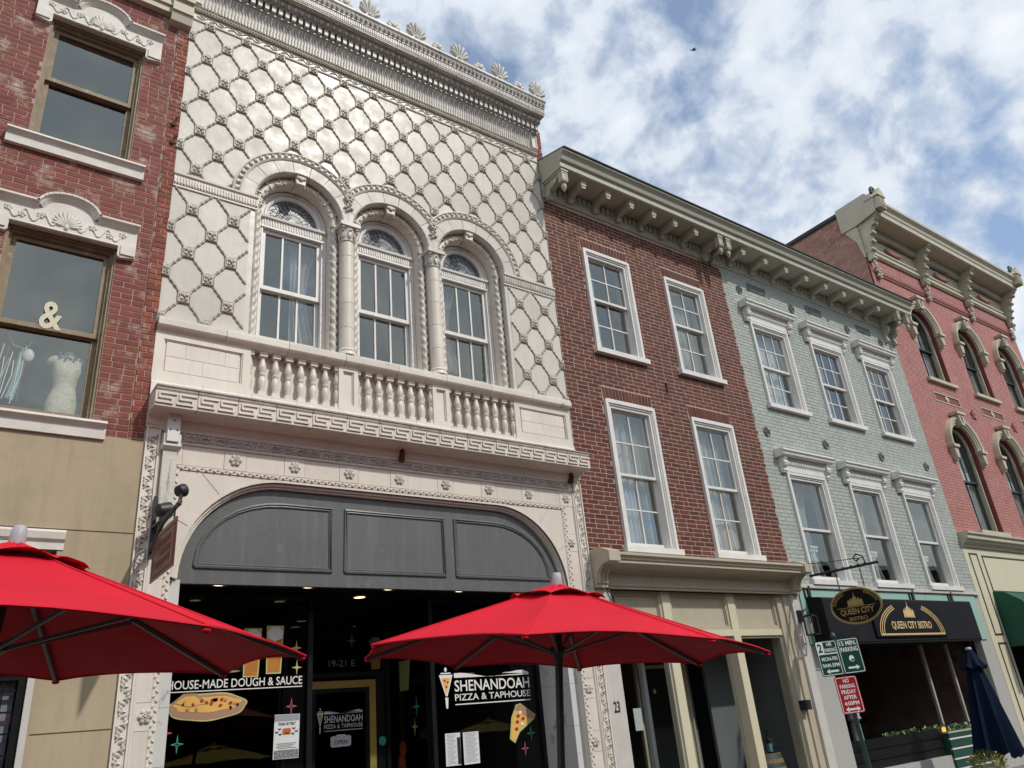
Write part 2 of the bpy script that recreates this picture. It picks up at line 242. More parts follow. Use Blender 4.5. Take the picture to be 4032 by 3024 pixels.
# ------------------------------------------------------------------ mesh helpers
WM = {}
class MB:
    def __init__(s): s.v = []; s.f = []; s.t = []; s.M = None
    def add(s, vs, fs, tint=None):
        o = len(s.v)
        if s.M is not None: vs = [tuple(s.M @ Vector(p)) for p in vs]
        s.v += vs; s.f += [tuple(i+o for i in f) for f in fs]
        if tint is not None: s.t += [tint]*len(fs)
        return s
    def box(s, x0, x1, y0, y1, z0, z1, tint=None):
        return s.add([(x0, y0, z0), (x1, y0, z0), (x1, y1, z0), (x0, y1, z0), (x0, y0, z1), (x1, y0, z1), (x1, y1, z1), (x0, y1, z1)],
                     [(0, 1, 5, 4), (1, 2, 6, 5), (2, 3, 7, 6), (3, 0, 4, 7), (4, 5, 6, 7), (3, 2, 1, 0)], tint)
    def cham(s, x0, x1, y0, y1, z0, z1, c=.004, tint=None):   # box with chamfered front edge (front = y0)
        vs = [(x0, y1, z0), (x1, y1, z0), (x1, y1, z1), (x0, y1, z1), (x0, y0+c, z0), (x1, y0+c, z0), (x1, y0+c, z1), (x0, y0+c, z1), (x0+c, y0, z0+c), (x1-c, y0, z0+c), (x1-c, y0, z1-c), (x0+c, y0, z1-c)]
        return s.add(vs, [(8, 9, 10, 11), (4, 5, 9, 8), (5, 6, 10, 9), (6, 7, 11, 10), (7, 4, 8, 11), (0, 1, 5, 4), (1, 2, 6, 5), (2, 3, 7, 6), (3, 0, 4, 7)], tint)
    def prism(s, poly, y0, y1, tint=None):      # poly in (x, z)
        n = len(poly)
        vs = [(x, y0, z) for x, z in poly]+[(x, y1, z) for x, z in poly]
        return s.add(vs, [tuple(range(n)), tuple(range(2*n-1, n-1, -1))]+[(i, (i+1) % n, n+(i+1) % n, n+i) for i in range(n)], tint)
    def prism_x(s, poly, x0, x1):                # poly in (y, z)
        n = len(poly)
        vs = [(x0, y, z) for y, z in poly]+[(x1, y, z) for y, z in poly]
        return s.add(vs, [tuple(range(n)), tuple(range(2*n-1, n-1, -1))]+[(i, (i+1) % n, n+(i+1) % n, n+i) for i in range(n)])
    def frame(s, x0, x1, z0, z1, w, y0, y1, wb=None):
        wb = w if wb is None else wb
        o = [(x0, z0), (x1, z0), (x1, z1), (x0, z1)]; i = [(x0+w, z0+wb), (x1-w, z0+wb), (x1-w, z1-w), (x0+w, z1-w)]
        for k in range(4):
            if k == 0 and wb == 0: continue
            j = (k+1) % 4; s.prism([o[k], o[j], i[j], i[k]], y0, y1)
        return s
    def lathe(s, prof, c=(0, 0, 0), seg=12, axis='z', a0=0, a1=2*PI, cap=True):
        full = abs(a1-a0-2*PI) < 1e-6; n = seg if full else seg+1; vs = []; fs = []
        for r, h in prof:
            for k in range(n):
                a = a0+(a1-a0)*k/seg; p = (r*math.cos(a), r*math.sin(a), h)
                if axis == 'y': p = (p[0], p[2], p[1])
                elif axis == 'x': p = (p[2], p[0], p[1])
                vs.append((p[0]+c[0], p[1]+c[1], p[2]+c[2]))
        for i in range(len(prof)-1):
            for k in range(seg):
                k2 = (k+1) % n; fs.append((i*n+k, i*n+k2, (i+1)*n+k2, (i+1)*n+k))
        if cap and full:
            fs.append(tuple(range(n-1, -1, -1))); fs.append(tuple(range((len(prof)-1)*n, len(prof)*n)))
        return s.add(vs, fs)
    def sphere(s, c, r, seg=8, rings=5):
        if isinstance(r, (int, float)): r = (r, r, r)
        vs = [(c[0], c[1], c[2]-r[2])]; fs = []
        for i in range(1, rings):
            a = -PI/2+PI*i/rings
            for k in range(seg): b = 2*PI*k/seg; vs.append((c[0]+r[0]*math.cos(a)*math.cos(b), c[1]+r[1]*math.cos(a)*math.sin(b), c[2]+r[2]*math.sin(a)))
        vs.append((c[0], c[1], c[2]+r[2])); t = len(vs)-1
        for k in range(seg):
            k2 = (k+1) % seg; fs.append((0, 1+k2, 1+k)); fs.append((t, t-seg+k, t-seg+k2))
            for i in range(rings-2): a = 1+i*seg; fs.append((a+k, a+k2, a+seg+k2, a+seg+k))
        return s.add(vs, fs)
    def tube(s, path, r, seg=6, cap=True):
        P = [Vector(p) for p in path]; n = len(P); vs = []; fs = []; prev = None
        for i in range(n):
            d = (P[min(i+1, n-1)]-P[max(i-1, 0)]).normalized()
            if prev is None: u = d.orthogonal().normalized()
            else: u = (prev-d*prev.dot(d)).normalized()
            prev = u; w = d.cross(u); rr = r[i] if isinstance(r, (list, tuple)) else r
            for k in range(seg): a = 2*PI*k/seg; vs.append(tuple(P[i]+u*(rr*math.cos(a))+w*(rr*math.sin(a))))
        for i in range(n-1):
            for k in range(seg): k2 = (k+1) % seg; fs.append((i*seg+k, i*seg+k2, (i+1)*seg+k2, (i+1)*seg+k))
        if cap: fs.append(tuple(range(seg-1, -1, -1))); fs.append(tuple(range((n-1)*seg, n*seg)))
        return s.add(vs, fs)
    def arc(s, cx, cz, prof, a0, a1, n, closed=True):        # profile of (radius, y) swept in the facade plane
        m = len(prof); vs = []; fs = []
        for k in range(n+1):
            a = a0+(a1-a0)*k/n
            for r, y in prof: vs.append((cx+r*math.cos(a), y, cz+r*math.sin(a)))
        for k in range(n):
            for i in range(m if closed else m-1): j = (i+1) % m; fs.append((k*m+i, k*m+j, (k+1)*m+j, (k+1)*m+i))
        if closed: fs.append(tuple(range(m))); fs.append(tuple(range((n+1)*m-1, n*m-1, -1)))
        return s.add(vs, fs)
    def plate(s, outer, holes, y0, y1):      # wall sheet with openings; reveals included
        loops = [outer]+list(holes); tri = tessellate_polygon([[Vector((x, z, 0)) for x, z in lp] for lp in loops])
        flat = [p for lp in loops for p in lp]; n = len(flat)
        vs = [(x, y0, z) for x, z in flat]+[(x, y1, z) for x, z in flat]
        fs = [tuple(t) for t in tri]+[tuple(i+n for i in reversed(t)) for t in tri]; o = 0
        for lp in loops:
            m = len(lp); fs += [(o+i, o+(i+1) % m, n+o+(i+1) % m, n+o+i) for i in range(m)]; o += m
        return s.add(vs, fs)
    def mesh(s, name, material, smooth=None):
        me = bpy.data.meshes.new(name); me.from_pydata(s.v, [], s.f)
        b = bmesh.new(); b.from_mesh(me); bmesh.ops.recalc_face_normals(b, faces=b.faces); b.to_mesh(me); b.free()
        if len(s.t) == len(s.f) and s.t:
            a = me.attributes.new('tint', 'FLOAT', 'FACE'); a.data.foreach_set('value', s.t)
        me.materials.append(MATS[material] if isinstance(material, str) else material)
        if smooth:
            me.polygons.foreach_set('use_smooth', [True]*len(me.polygons)); me.set_sharp_from_angle(angle=R(smooth))
        return me
    def build(s, name, material, parent=None, smooth=None, M=None, **props): return link(name, s.mesh(name, material, smooth), parent, M, **props)
I4 = Matrix.Identity(4)
def link(name, me, parent=None, M=None, **props):
    o = bpy.data.objects.new(name, me); COL.objects.link(o); M = M or I4
    if parent is not None: o.parent = parent; o.matrix_parent_inverse = WM[parent].inverted()
    o.matrix_basis = M; WM[o] = M.copy()
    for k, v in props.items(): o[k] = v
    return o
def thing(name, loc, label, cat, group=None, M=None):
    o = bpy.data.objects.new(name, None); COL.objects.link(o); o.empty_display_size = .2
    M = M or Matrix.Translation(Vector(loc)); o.matrix_basis = M; WM[o] = M.copy(); o['label'] = label; o['category'] = cat
    if group: o['group'] = group
    return o
def T(x, y, z, rz=0, s=None, ry=0, rx=0):
    m = Matrix.Translation((x, y, z)) @ Matrix.Rotation(rz, 4, 'Z') @ Matrix.Rotation(ry, 4, 'Y') @ Matrix.Rotation(rx, 4, 'X')
    if s: m = m @ Matrix.Diagonal((*s, 1))
    return m
def rect(x0, x1, z0, z1): return [(x0, z0), (x1, z0), (x1, z1), (x0, z1)]
def arched(cx, r, z0, zs, n=20): return [(cx-r, z0), (cx+r, z0)]+[(cx+r*math.cos(PI*k/n), zs+r*math.sin(PI*k/n)) for k in range(n+1)]
def clip(poly, a, b, c):   # keep a*x+b*z<=c
    out = []
    for i in range(len(poly)):
        p, q = poly[i], poly[(i+1) % len(poly)]; dp = a*p[0]+b*p[1]-c; dq = a*q[0]+b*q[1]-c
        if dp <= 0: out.append(p)
        if (dp < 0 < dq) or (dq < 0 < dp): k = dp/(dp-dq); out.append((p[0]+(q[0]-p[0])*k, p[1]+(q[1]-p[1])*k))
    return out
def area(p): return abs(sum(p[i][0]*p[(i+1) % len(p)][1]-p[(i+1) % len(p)][0]*p[i][1] for i in range(len(p))))/2 if len(p) > 2 else 0

# ------------------------------------------------------------------ lettering meshes (made first, while the scene is small)
TXT = {}
def text_mesh(body, material, bold=0.0, extrude=0.0, shear=0.0, spacing=1.0):
    key = (body, material, bold, extrude, shear, spacing)
    if key in TXT: return TXT[key]
    cu_ = bpy.data.curves.new('lettering', 'FONT'); cu_.body = body; cu_.size = 1; cu_.offset = bold; cu_.extrude = extrude; cu_.shear = shear; cu_.space_character = spacing; cu_.resolution_u = 3
    ob = bpy.data.objects.new('lettering', cu_); COL.objects.link(ob); dg = bpy.context.evaluated_depsgraph_get(); dg.update()
    me = bpy.data.meshes.new_from_object(ob.evaluated_get(dg)); bpy.data.objects.remove(ob); bpy.data.curves.remove(cu_)
    xs = [v.co.x for v in me.vertices]; ys = [v.co.y for v in me.vertices]
    x0, x1, y0, y1 = min(xs), max(xs), min(ys), max(ys)
    for v in me.vertices: v.co = ((v.co.x-(x0+x1)/2)/(x1-x0), -v.co.z, (v.co.y-y0)/(y1-y0))   # unit wide, unit high, facing -y
    me.materials.clear(); me.materials.append(MATS[material]); me.name = 'lettering'; TXT[key] = me; return me
for b_, m_, w_ in (('HOUSE-MADE DOUGH & SAUCE', 'vinyl_white', .008), ('SHENANDOAH', 'vinyl_white', .012), ('PIZZA & TAPHOUSE', 'vinyl_white', .006), ('19-21 E', 'vinyl_grey', .006), ('OPEN', 'vinyl_dark', .01),
                   ('TRUNK OR TREAT', 'vinyl_dark', .01), ('23', 'black_metal', .02), ('QUEEN CITY BISTRO', 'gold', .02), ('QUEEN CITY', 'gold_dull', .02), ('BISTRO', 'gold_dull', .01), ('&', 'cream_paint', .02),
                   ('2', 'sign_green', .03), ('HR', 'sign_white', .02), ('PARKING', 'sign_white', .02), ('MON-FRI', 'sign_white', .02), ('9AM-5PM', 'sign_white', .02), ('15 MIN.', 'sign_white', .02), ('NO', 'sign_white', .02), ('FRIDAY', 'sign_white', .02), ('AFTER', 'sign_white', .02), ('4:00PM', 'sign_white', .02)):
    text_mesh(b_, m_, w_)
def letters(body, material, bold, parent, x, y, z, w, h, M=None, ry=0, name='lettering'):
    m = T(x, y, z, 0, (w, 1, h), ry); m = (M @ m) if M else m
    return link(name, text_mesh(body, material, bold), parent, m)

# ------------------------------------------------------------------ brickwork
def brickwork(wall, x0, x1, z0, z1, blocks, course, L, joint, m_one, m_mass, y=0.0, n_one=300, header=0, proud=.006, T2=None, name='brick'):
    """lays real bricks course by course round the openings; the 300 nearest ones are single objects"""
    rr = random.Random(int(x0*100)+77); out = []; nc = int((z1-z0)/course)
    for c in range(nc):
        za = z0+c*course+joint*.5; zb = za+course-joint; zm = (za+zb)/2
        free = [(x0, x1)]
        for bl in blocks:
            iv = bl(za, zb)
            if not iv: continue
            nf = []
            for a, b in free:
                if iv[1] <= a or iv[0] >= b: nf.append((a, b)); continue
                if iv[0] > a: nf.append((a, iv[0]))
                if iv[1] < b: nf.append((iv[1], b))
            free = nf
        x = x0-L+(0 if c % 2 else L/2)+rr.uniform(-.012, .012); k = 0
        hd = header and c % header == 2
        while x < x1:
            l = (L if not (hd and k % 2) else L*.5); k += 1
            if not hd and rr.random() < .035: l = L*.5
            a0_, b0_ = x+joint/2, x+l-joint/2; x += l
            for a, b in free:
                a_, b_ = max(a0_, a), min(b0_, b)
                if b_-a_ > .025: out.append((a_, b_, za, zb))
    key = (lambda q: (Vector(((q[0]+q[1])/2, y, (q[2]+q[3])/2))-CAM).length-(q[1]-q[0])*3) if T2 is None else (lambda q: (T2 @ Vector(((q[0]+q[1])/2, y, (q[2]+q[3])/2))-CAM).length)
    out.sort(key=key)
    unit = MB().cham(-.5, .5, -proud, .03, -.5, .5, .04); unit.v = [(vx, vy if vy < 0 or abs(vy-.03) < 1e-6 else -proud+.003, vz) for vx, vy, vz in unit.v]
    me = unit.mesh(name, m_one)
    for a, b, za, zb in out[:n_one]:
        m = T((a+b)/2, y-rr.uniform(0, .002), (za+zb)/2, rr.uniform(-.004, .004), (b-a, 1, zb-za)); link(name, me, wall, (T2 @ m) if T2 else m)
    if len(out) > n_one:
        q = MB(); q.M = T2
        for a, b, za, zb in out[n_one:]: d = rr.uniform(0, .002); q.cham(a, b, y-proud-d, y+.03, za, zb, .003, tint=rr.random())
        q.build('brickwork', m_mass, wall, kind='stuff')
    return len(out)
def brect(x0, x1, z0, z1): return lambda a, b: (x0, x1) if b > z0+.004 and a < z1-.004 else None
def barch(cx, r, z0, zs):
    def f(a, b):
        if b < z0+.004 or a > zs+r: return None
        h = max(0, a-zs); return (cx-math.sqrt(max(0, r*r-h*h)), cx+math.sqrt(max(0, r*r-h*h))) if h < r else None
    return f

# ------------------------------------------------------------------ windows
def pane(parent, x0, x1, z0, z1, y, g='glass_sky', tilt=.012):
    me = MB().add([(x0-(x0+x1)/2, 0, z0-(z0+z1)/2), (x1-(x0+x1)/2, 0, z0-(z0+z1)/2), (x1-(x0+x1)/2, 0, z1-(z0+z1)/2), (x0-(x0+x1)/2, 0, z1-(z0+z1)/2)], [(0, 1, 2, 3)]).mesh('pane', g)
    return link('pane', me, parent, T((x0+x1)/2, y, (z0+z1)/2, rnd.uniform(-tilt, tilt), None, 0, rnd.uniform(-tilt, tilt)))
def sash(win, x0, x1, z0, z1, y, cols, rows, m='white_paint', st=.05, mun=.022, g='glass_sky', botr=None, name='sash'):
    b = MB(); botr = botr or st; b.frame(x0, x1, z0, z1, st, y, y+.04, botr)
    gx0, gx1, gz0, gz1 = x0+st, x1-st, z0+botr, z1-st
    xs = [gx0+(gx1-gx0)*i/cols for i in range(cols+1)]; zs = [gz0+(gz1-gz0)*i/rows for i in range(rows+1)]
    for q in xs[1:-1]: b.box(q-mun/2, q+mun/2, y+.006, y+.034, gz0, gz1)
    for q in zs[1:-1]: b.box(gx0, gx1, y+.010, y+.032, q-mun/2, q+mun/2)
    b.build(name, m, win)
    for i in range(cols):
        for j in range(rows): pane(win, xs[i]+(mun/2 if i else 0), xs[i+1]-(mun/2 if i < cols-1 else 0), zs[j]+(mun/2 if j else 0), zs[j+1]-(mun/2 if j < rows-1 else 0), y+.022, g)
def curtain(win, x0, x1, z0, z1, y, m='curtain', amp=.025, waves=7, flare=0):
    n = 40; vs = []; fs = []; ph = rnd.uniform(0, 6)
    for k in range(n+1):
        u = k/n; o = amp*math.sin(u*waves*2*PI+ph)+amp*.4*math.sin(u*waves*4.7*PI+ph*2)
        for j in range(5):
            v = j/4; w = 1-flare*math.sin(v*PI)*.5; vs.append((x0+(x1-x0)*u*w, y+o*(.6+.4*v), z1+(z0-z1)*v))
    for k in range(n):
        for j in range(4): fs.append((k*5+j, (k+1)*5+j, (k+1)*5+j+1, k*5+j+1))
    b = MB().add(vs, fs); me = b.mesh('curtain', m); me.polygons.foreach_set('use_smooth', [True]*len(me.polygons)); return link('curtain', me, win)
def room(bld, x0, x1, z0, z1, y0=.34, y1=3.2, m='room_grey'):
    b = MB(); b.add([(x0, y0, z0), (x1, y0, z0), (x1, y1, z0), (x0, y1, z0), (x0, y0, z1), (x1, y0, z1), (x1, y1, z1), (x0, y1, z1)], [(1, 2, 6, 5), (2, 3, 7, 6), (3, 0, 4, 7), (4, 5, 6, 7), (3, 2, 1, 0)])
    return b.build('room', m, bld)
def shell(bld, x0, x1, ztop, m, y0=.3, y1=9.0):
    b = MB(); b.box(x0+.002, x0+.25, y0, y1, .15, ztop); b.box(x1-.25, x1-.002, y0, y1, .15, ztop); b.box(x0+.25, x1-.25, y1-.25, y1, .15, ztop); b.box(x0+.25, x1-.25, y0+.02, y1-.25, ztop-.3, ztop-.1)
    return b.build('side_and_rear_walls', m, bld)

# ================================================================== ground
def ground():
    MB().add([(-400, -400, 0), (400, -400, 0), (400, 400, 0), (-400, 400, 0)], [(0, 1, 2, 3)]).build('street', 'asphalt', None, kind='structure')
    b = MB(); b.prism_x([(-3.0, .004), (-2.97, .14), (-2.85, .15), (.05, .16), (.05, .004)], -12, 40); b.build('pavement', 'paving', None, kind='structure')
ground()

# ================================================================== terracotta building
def rosette_mesh(m='glaze_relief'):
    b = MB()
    for k in range(6): a = 2*PI*k/6; b.sphere((.040*math.cos(a), -.006, .040*math.sin(a)), (.024, .016, .024), 7, 4)
    for k in range(6): a = 2*PI*(k+.5)/6; b.sphere((.022*math.cos(a), -.014, .022*math.sin(a)), (.012, .011, .012), 6, 4)
    b.sphere((0, -.018, 0), (.014, .012, .014), 7, 4); return b.mesh('rosette', m, 60)
def petal(b, cx, cz, a, r0, r1, w, y, d):     # a slim leaf in the facade plane
    m = b.M; b.M = T(cx, y, cz, 0, None, -a); b.sphere(((r0+r1)/2, 0, 0), ((r1-r0)/2, d, w), 6, 4); b.M = m
def terracotta():
    X0, X1, XC = 1.40, 7.04, 4.22
    B = thing('terracotta_building', (XC, 0, .15), 'white glazed terracotta building with three arched windows and a diamond lattice front', 'building')
    AC = (XC-1.297, XC, XC+1.297); SP = 7.87
    wall = MB().plate(rect(X0, X1, 5.86, 11.30), [arched(c, .565, 5.90, SP) for c in AC], 0, .12).build('wall', 'glaze_plain', B)
    MB().plate(rect(X0+.01, X1-.01, 5.2, 10.9), [arched(c, .455, 5.90, SP) for c in AC], .121, .258).build('inner_jamb', 'glaze_cream', B)
    # ---- diamond lattice of tiles, straps and bosses
    U, V = .4693, .5875
    nx = lambda i: XC+(i-5)*U
    nz = lambda r: 10.659-V*r
    def inside(x, z):
        if not (X0 <= x <= X1): return False
        if 7.885 < z < 10.385: return all((x-c)**2+(z-SP)**2 > .872**2 for c in AC)
        if 5.955 < z < 7.69: return x < 2.30 or x > 6.14
        return False
    bb = MB(); s = .058
    bb.prism([(-s, -s*1.12), (0, -s*.9), (s, -s*1.12), (s*.82, 0), (s, s*1.12), (0, s*.9), (-s, s*1.12), (-s*.82, 0)], -.022, 0)
    for k in range(4): a = PI/4+PI/2*k; bb.sphere((.034*math.cos(a), -.024, .037*math.sin(a)), (.022, .014, .024), 7, 4)
    bb.sphere((0, -.032, 0), .015, 7, 4); bb.tube([(-s*1.05, -.014, -s*1.15), (s*1.05, -.014, -s*1.15), (s*1.05, -.014, s*1.15), (-s*1.05, -.014, s*1.15), (-s*1.05, -.014, -s*1.15)], .007, 5); bme = bb.mesh('boss', 'glaze_boss', 50)
    prof = []
    for k in range(4):
        u = k/4
        prof += [(.011, u+.005), (.017, u+.03), (.019, u+.075), (.017, u+.12), (.010, u+.145), (.016, u+.165), (.010, u+.185), (.016, u+.205), (.010, u+.225)]
    sme = MB().lathe(prof, seg=7, axis='x').mesh('strap', 'glaze_strap', 50)
    halves = range(-2, 23)
    for i2 in halves:
        for r2 in range(1, 17):
            if (i2+r2) % 2: continue
            i, r = i2/2, r2/2; x, z = nx(i), nz(r); ok = inside(x, z)
            if ok: link('boss', bme, wall, T(min(max(x, X0+.028), X1-.028), -.010, min(z, 10.345), 0, (.62 if x < X0+.02 or x > X1-.02 else 1, 1, .8 if z > 10.33 else 1)))
            for dx in (-.5, .5):
                x2, z2 = nx(i+dx), nz(r+.5)
                N = 24; run = []; best = []
                for k in range(N+1):
                    u = k/N; p = (x+(x2-x)*u, z+(z2-z)*u)
                    if inside(*p) : run.append(u)
                    else: run = []
                    if len(run) > len(best): best = list(run)
                if len(best) < 5: continue
                u0, u1 = best[0], best[-1]
                if u0 == 0: u0 = .13
                if u1 == 1: u1 = .87
                if u1-u0 < .1: continue
                ax, az = x+(x2-x)*u0, z+(z2-z)*u0; ln = math.hypot((x2-x), (z2-z))*(u1-u0)
                link('strap', sme, wall, T(ax, -.008, az, 0, (ln, 1, 1), -math.atan2(z2-z, x2-x)))
    for i2 in range(-2, 23):
        for r2 in range(1, 18):
            if (i2+r2) % 2 == 0: continue
            i, r = i2/2, r2/2; cx, cz = nx(i), nz(r); a, h = U/2-.005, V/2-.0063
            d = [(cx-a, cz), (cx, cz-h), (cx+a, cz), (cx, cz+h)]
            for (ra, rb, rc, rd) in ((X0, X1, SP+.01, 10.38), (X0, 2.30, 5.955, 7.70), (6.14, X1, 5.955, 7.70)):
                p = clip(clip(clip(clip(d, -1, 0, -ra), 1, 0, rb), 0, -1, -rc), 0, 1, rd)
                if area(p) < .004: continue
                if rc > 7 and any((q[0]-c)**2+(q[1]-SP)**2 < .60**2 for q in p for c in AC): continue
                if rc > 7 and any((cx-c)**2+(cz-SP)**2 < .70**2 for c in AC): continue
                tx, tz = rnd.uniform(-.008, .008), rnd.uniform(-.010, .010)
                b = MB().prism([(q[0]-cx, q[1]-cz) for q in p], -.005, .004); b.build('tile', 'glaze', wall, M=T(cx, 0, cz, tx, None, 0, tz))
    # ---- arches
    for k, c in enumerate(AC):
        th = math.acos(.6485/.81); a0 = 0 if k == 2 else th; a1 = PI if k == 0 else PI-th
        hood = MB().arc(c, SP, [(.757, 0), (.757, -.035), (.778, -.05), (.790, -.032), (.832, -.032), (.845, -.055), (.866, -.045), (.868, 0)], a0, a1, 40).build('hood_moulding', 'glaze_cream', wall, 40)
        n = 28; eg = MB(); eg.sphere((0, 0, 0), (.030, .020, .024), 7, 5); eg.sphere((-.012, -.012, 0), (.014, .014, .012), 6, 4); egm = eg.mesh('egg_ornament', 'glaze_relief', 60)
        for j in range(n):
            a = PI*(j+.5)/n
            if a0 < a < a1: link('egg_ornament', egm, wall, T(c+.811*math.cos(a), -.040, SP+.811*math.sin(a), 0, None, -a))
        nv = 9
        for j in range(nv):
            q0, q1 = PI*j/nv+.006, PI*(j+1)/nv-.006
            p = [(c+.757*math.cos(q0+(q1-q0)*t/5), SP+.757*math.sin(q0+(q1-q0)*t/5)) for t in range(6)]+[(c+.588*math.cos(q1+(q0-q1)*t/5), SP+.588*math.sin(q1+(q0-q1)*t/5)) for t in range(6)]
            if k < 2: p = clip(p, 1, 0, c+.6485-.002)
            if k > 0: p = clip(p, -1, 0, -(c-.6485+.002))
            if area(p) > .002: MB().prism(p, -.020-rnd.uniform(0, .002), .004).build('voussoir', 'glaze', wall)
        b = MB(); b.arc(c, SP, [(.588, 0), (.588, -.022), (.576, -.028), (.564, -.016), (.564, 0)], 0, PI, 36)
        for j in range(44): a = PI*(j+.5)/44; b.sphere((c+.577*math.cos(a), -.024, SP+.577*math.sin(a)), (.015, .012, .013), 6, 4)
        b.build('bead_moulding', 'glaze_relief', wall, 60)
        # rope roll round the opening
        b = MB(); prof_ = [(.507+.047*math.cos(t*PI/4), .125+.047*math.sin(t*PI/4)) for t in range(8)]; b.arc(c, SP, prof_, 0, PI, 36)
        for j in range(15):
            a = PI*(j+.5)/15
            for e in (-.018, .018): b.sphere((c+(.480+e*.3)*math.cos(a+e*1.6), .083, SP+(.480+e*.3)*math.sin(a+e*1.6)), (.022, .018, .022), 6, 4)
        for j in range(10):
            a = PI*j/9; b.arc(c, SP, [(.452, .07), (.556, .07), (.556, .16), (.452, .16)], a-.012, a+.012, 1)
        b.build('roll_moulding', 'glaze_cream', B, 50)
        for sgn in (-1, 1):
            vs = []; fs = []; ns, nr = 14, 62
            for q in range(nr+1):
                z = 5.97+(SP-5.97)*q/nr
                for t in range(ns):
                    a = 2*PI*t/ns; ph = a*sgn+z*27; rr = .042+.012*math.cos(2*ph)+.004*math.cos(4*ph+.6); vs.append((c+sgn*.507+rr*math.cos(a), .118+rr*math.sin(a), z))
            for q in range(nr):
                for t in range(ns): t2 = (t+1) % ns; fs.append((q*ns+t, q*ns+t2, (q+1)*ns+t2, (q+1)*ns+t))
            MB().add(vs, fs).build('rope_moulding', 'glaze_relief', B, 60)
        key = MB(); key.prism([(c-.055, SP+.425), (c+.055, SP+.425), (c+.075, SP+.572), (c-.075, SP+.572)], .005, .20); key.lathe([(.030, -.06), (.034, 0), (.030, .06)], (c, .012, SP+.535), 10, 'x'); key.sphere((c, -.012, SP+.515), (.030, .016, .030), 8, 5); key.box(c-.05, c+.05, -.004, .02, SP+.435, SP+.46)
        key.build('keystone', 'glaze_relief', B, 40)
        # ---- window
        win = MB().plate(arched(c, .472, 5.93, SP), [rect(c-.392, c+.392, 6.03, 7.665), arched(c, .335, SP, SP+.001)[2:]], .262, .315).build('window', 'white_paint', B)
        m_ = MB(); m_.arc(c, SP, [(.340, .262), (.352, .244), (.372, .244), (.385, .262)], 0, PI, 30); m_.arc(c, SP, [(.405, .262), (.415, .240), (.440, .240), (.455, .262)], 0, PI, 30)
        for sg in (-1, 1): m_.box(c+sg*.43-.02, c+sg*.43+.02, .242, .262, 5.95, SP); m_.box(c+sg*.395-.010, c+sg*.395+.010, .238, .30, 6.03, 7.66)
        m_.build('frame_moulding', 'white_paint', win, 40)
        t_ = MB(); t_.box(c-.40, c+.40, .236, .262, 7.685, 7.80); t_.prism_x([(.262, 7.80), (.205, 7.805), (.200, 7.835), (.225, 7.85), (.262, 7.856)], c-.43, c+.43); t_.box(c-.41, c+.41, .222, .262, 7.662, 7.688)
        t_.build('transom', 'white_paint', win)
        t_ = MB()
        for j in range(22): x = c-.385+.77*(j+.5)/22; t_.lathe([(.012, 7.70), (.0125, 7.775), (.006, 7.79)], (x, .232, 0), 6)
        t_.build('fluting', 'white_paint', win, 60, kind='stuff')
        sash(win, c-.39, c+.39, 6.79, 7.66, .275, 3, 1, st=.052, mun=.024)
        sash(win, c-.39, c+.39, 6.06, 6.84, .322, 3, 1, st=.052, mun=.024, botr=.11)
        MB().prism_x([(.33, 6.06), (.33, 5.96), (.12, 5.955), (.12, 5.985), (.262, 6.03)], c-.455, c+.455).build('sill', 'white_paint', win)
        f_ = MB(); pts = [(c+.337*math.cos(PI*t/24), SP+.337*math.sin(PI*t/24)) for t in range(25)]; f_.prism(pts, .292, .298); f_.build('fanlight', 'lead_glass_dark', win)
        g_ = MB(); g_.prism([(c+.055*math.cos(PI*t/10), SP+.004+.075*math.sin(PI*t/10)) for t in range(11)], .286, .291); g_.build('fanlight_centre', 'lead_glass_green', win)
        w_ = MB()
        for j in range(13):
            a = PI*(j+.5)/13; p = [(c+r*math.cos(a+.10*math.sin(r*24+j)), .288, SP+r*math.sin(a+.10*math.sin(r*24+j))) for r in (.06, .11, .16, .21, .26, .30, .335)]; w_.tube(p, .0034, 4)
        for rr_ in (.13, .20, .27):
            nn = 13
            for j in range(nn):
                a, b2 = PI*(j+.5)/nn, PI*(j+1.5)/nn
                if j < nn-1: w_.tube([(c+rr_*math.cos(a), .288, SP+rr_*math.sin(a)), (c+(rr_+.03)*math.cos((a+b2)/2), .288, SP+(rr_+.03)*math.sin((a+b2)/2)), (c+rr_*math.cos(b2), .288, SP+rr_*math.sin(b2))], .003, 4)
        w_.build('lead_came', 'lead_came', win)
        if k == 0: curtain(win, c+.05, c+.40, 6.2, 7.66, .46, 'curtain_cream', .03, 4, .8)
        if k == 2: curtain(win, c-.40, c+.0, 6.3, 7.66, .46, 'curtain_cream', .035, 4, .9)
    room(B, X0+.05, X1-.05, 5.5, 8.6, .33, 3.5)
    # ---- imposts, columns, drops
    for xa, xb in ((X0, 2.375), (6.065, X1)):
        MB().prism_x([(0, 7.69), (-.022, 7.69), (-.022, 7.715), (-.030, 7.72), (-.030, 7.83), (-.052, 7.845), (-.055, 7.872), (0, 7.872)], xa, xb).build('impost_band', 'glaze_cream', wall)
        b = MB(); n = int((xb-xa)/.032)
        for j in range(n): x = xa+(xb-xa)*(j+.5)/n; b.prism([(x-.009, 7.73), (x+.009, 7.73), (x+.010, 7.81), (x, 7.825), (x-.010, 7.81)], -.043, -.028)
        b.build('impost_fluting', 'glaze_relief', wall, kind='stuff')
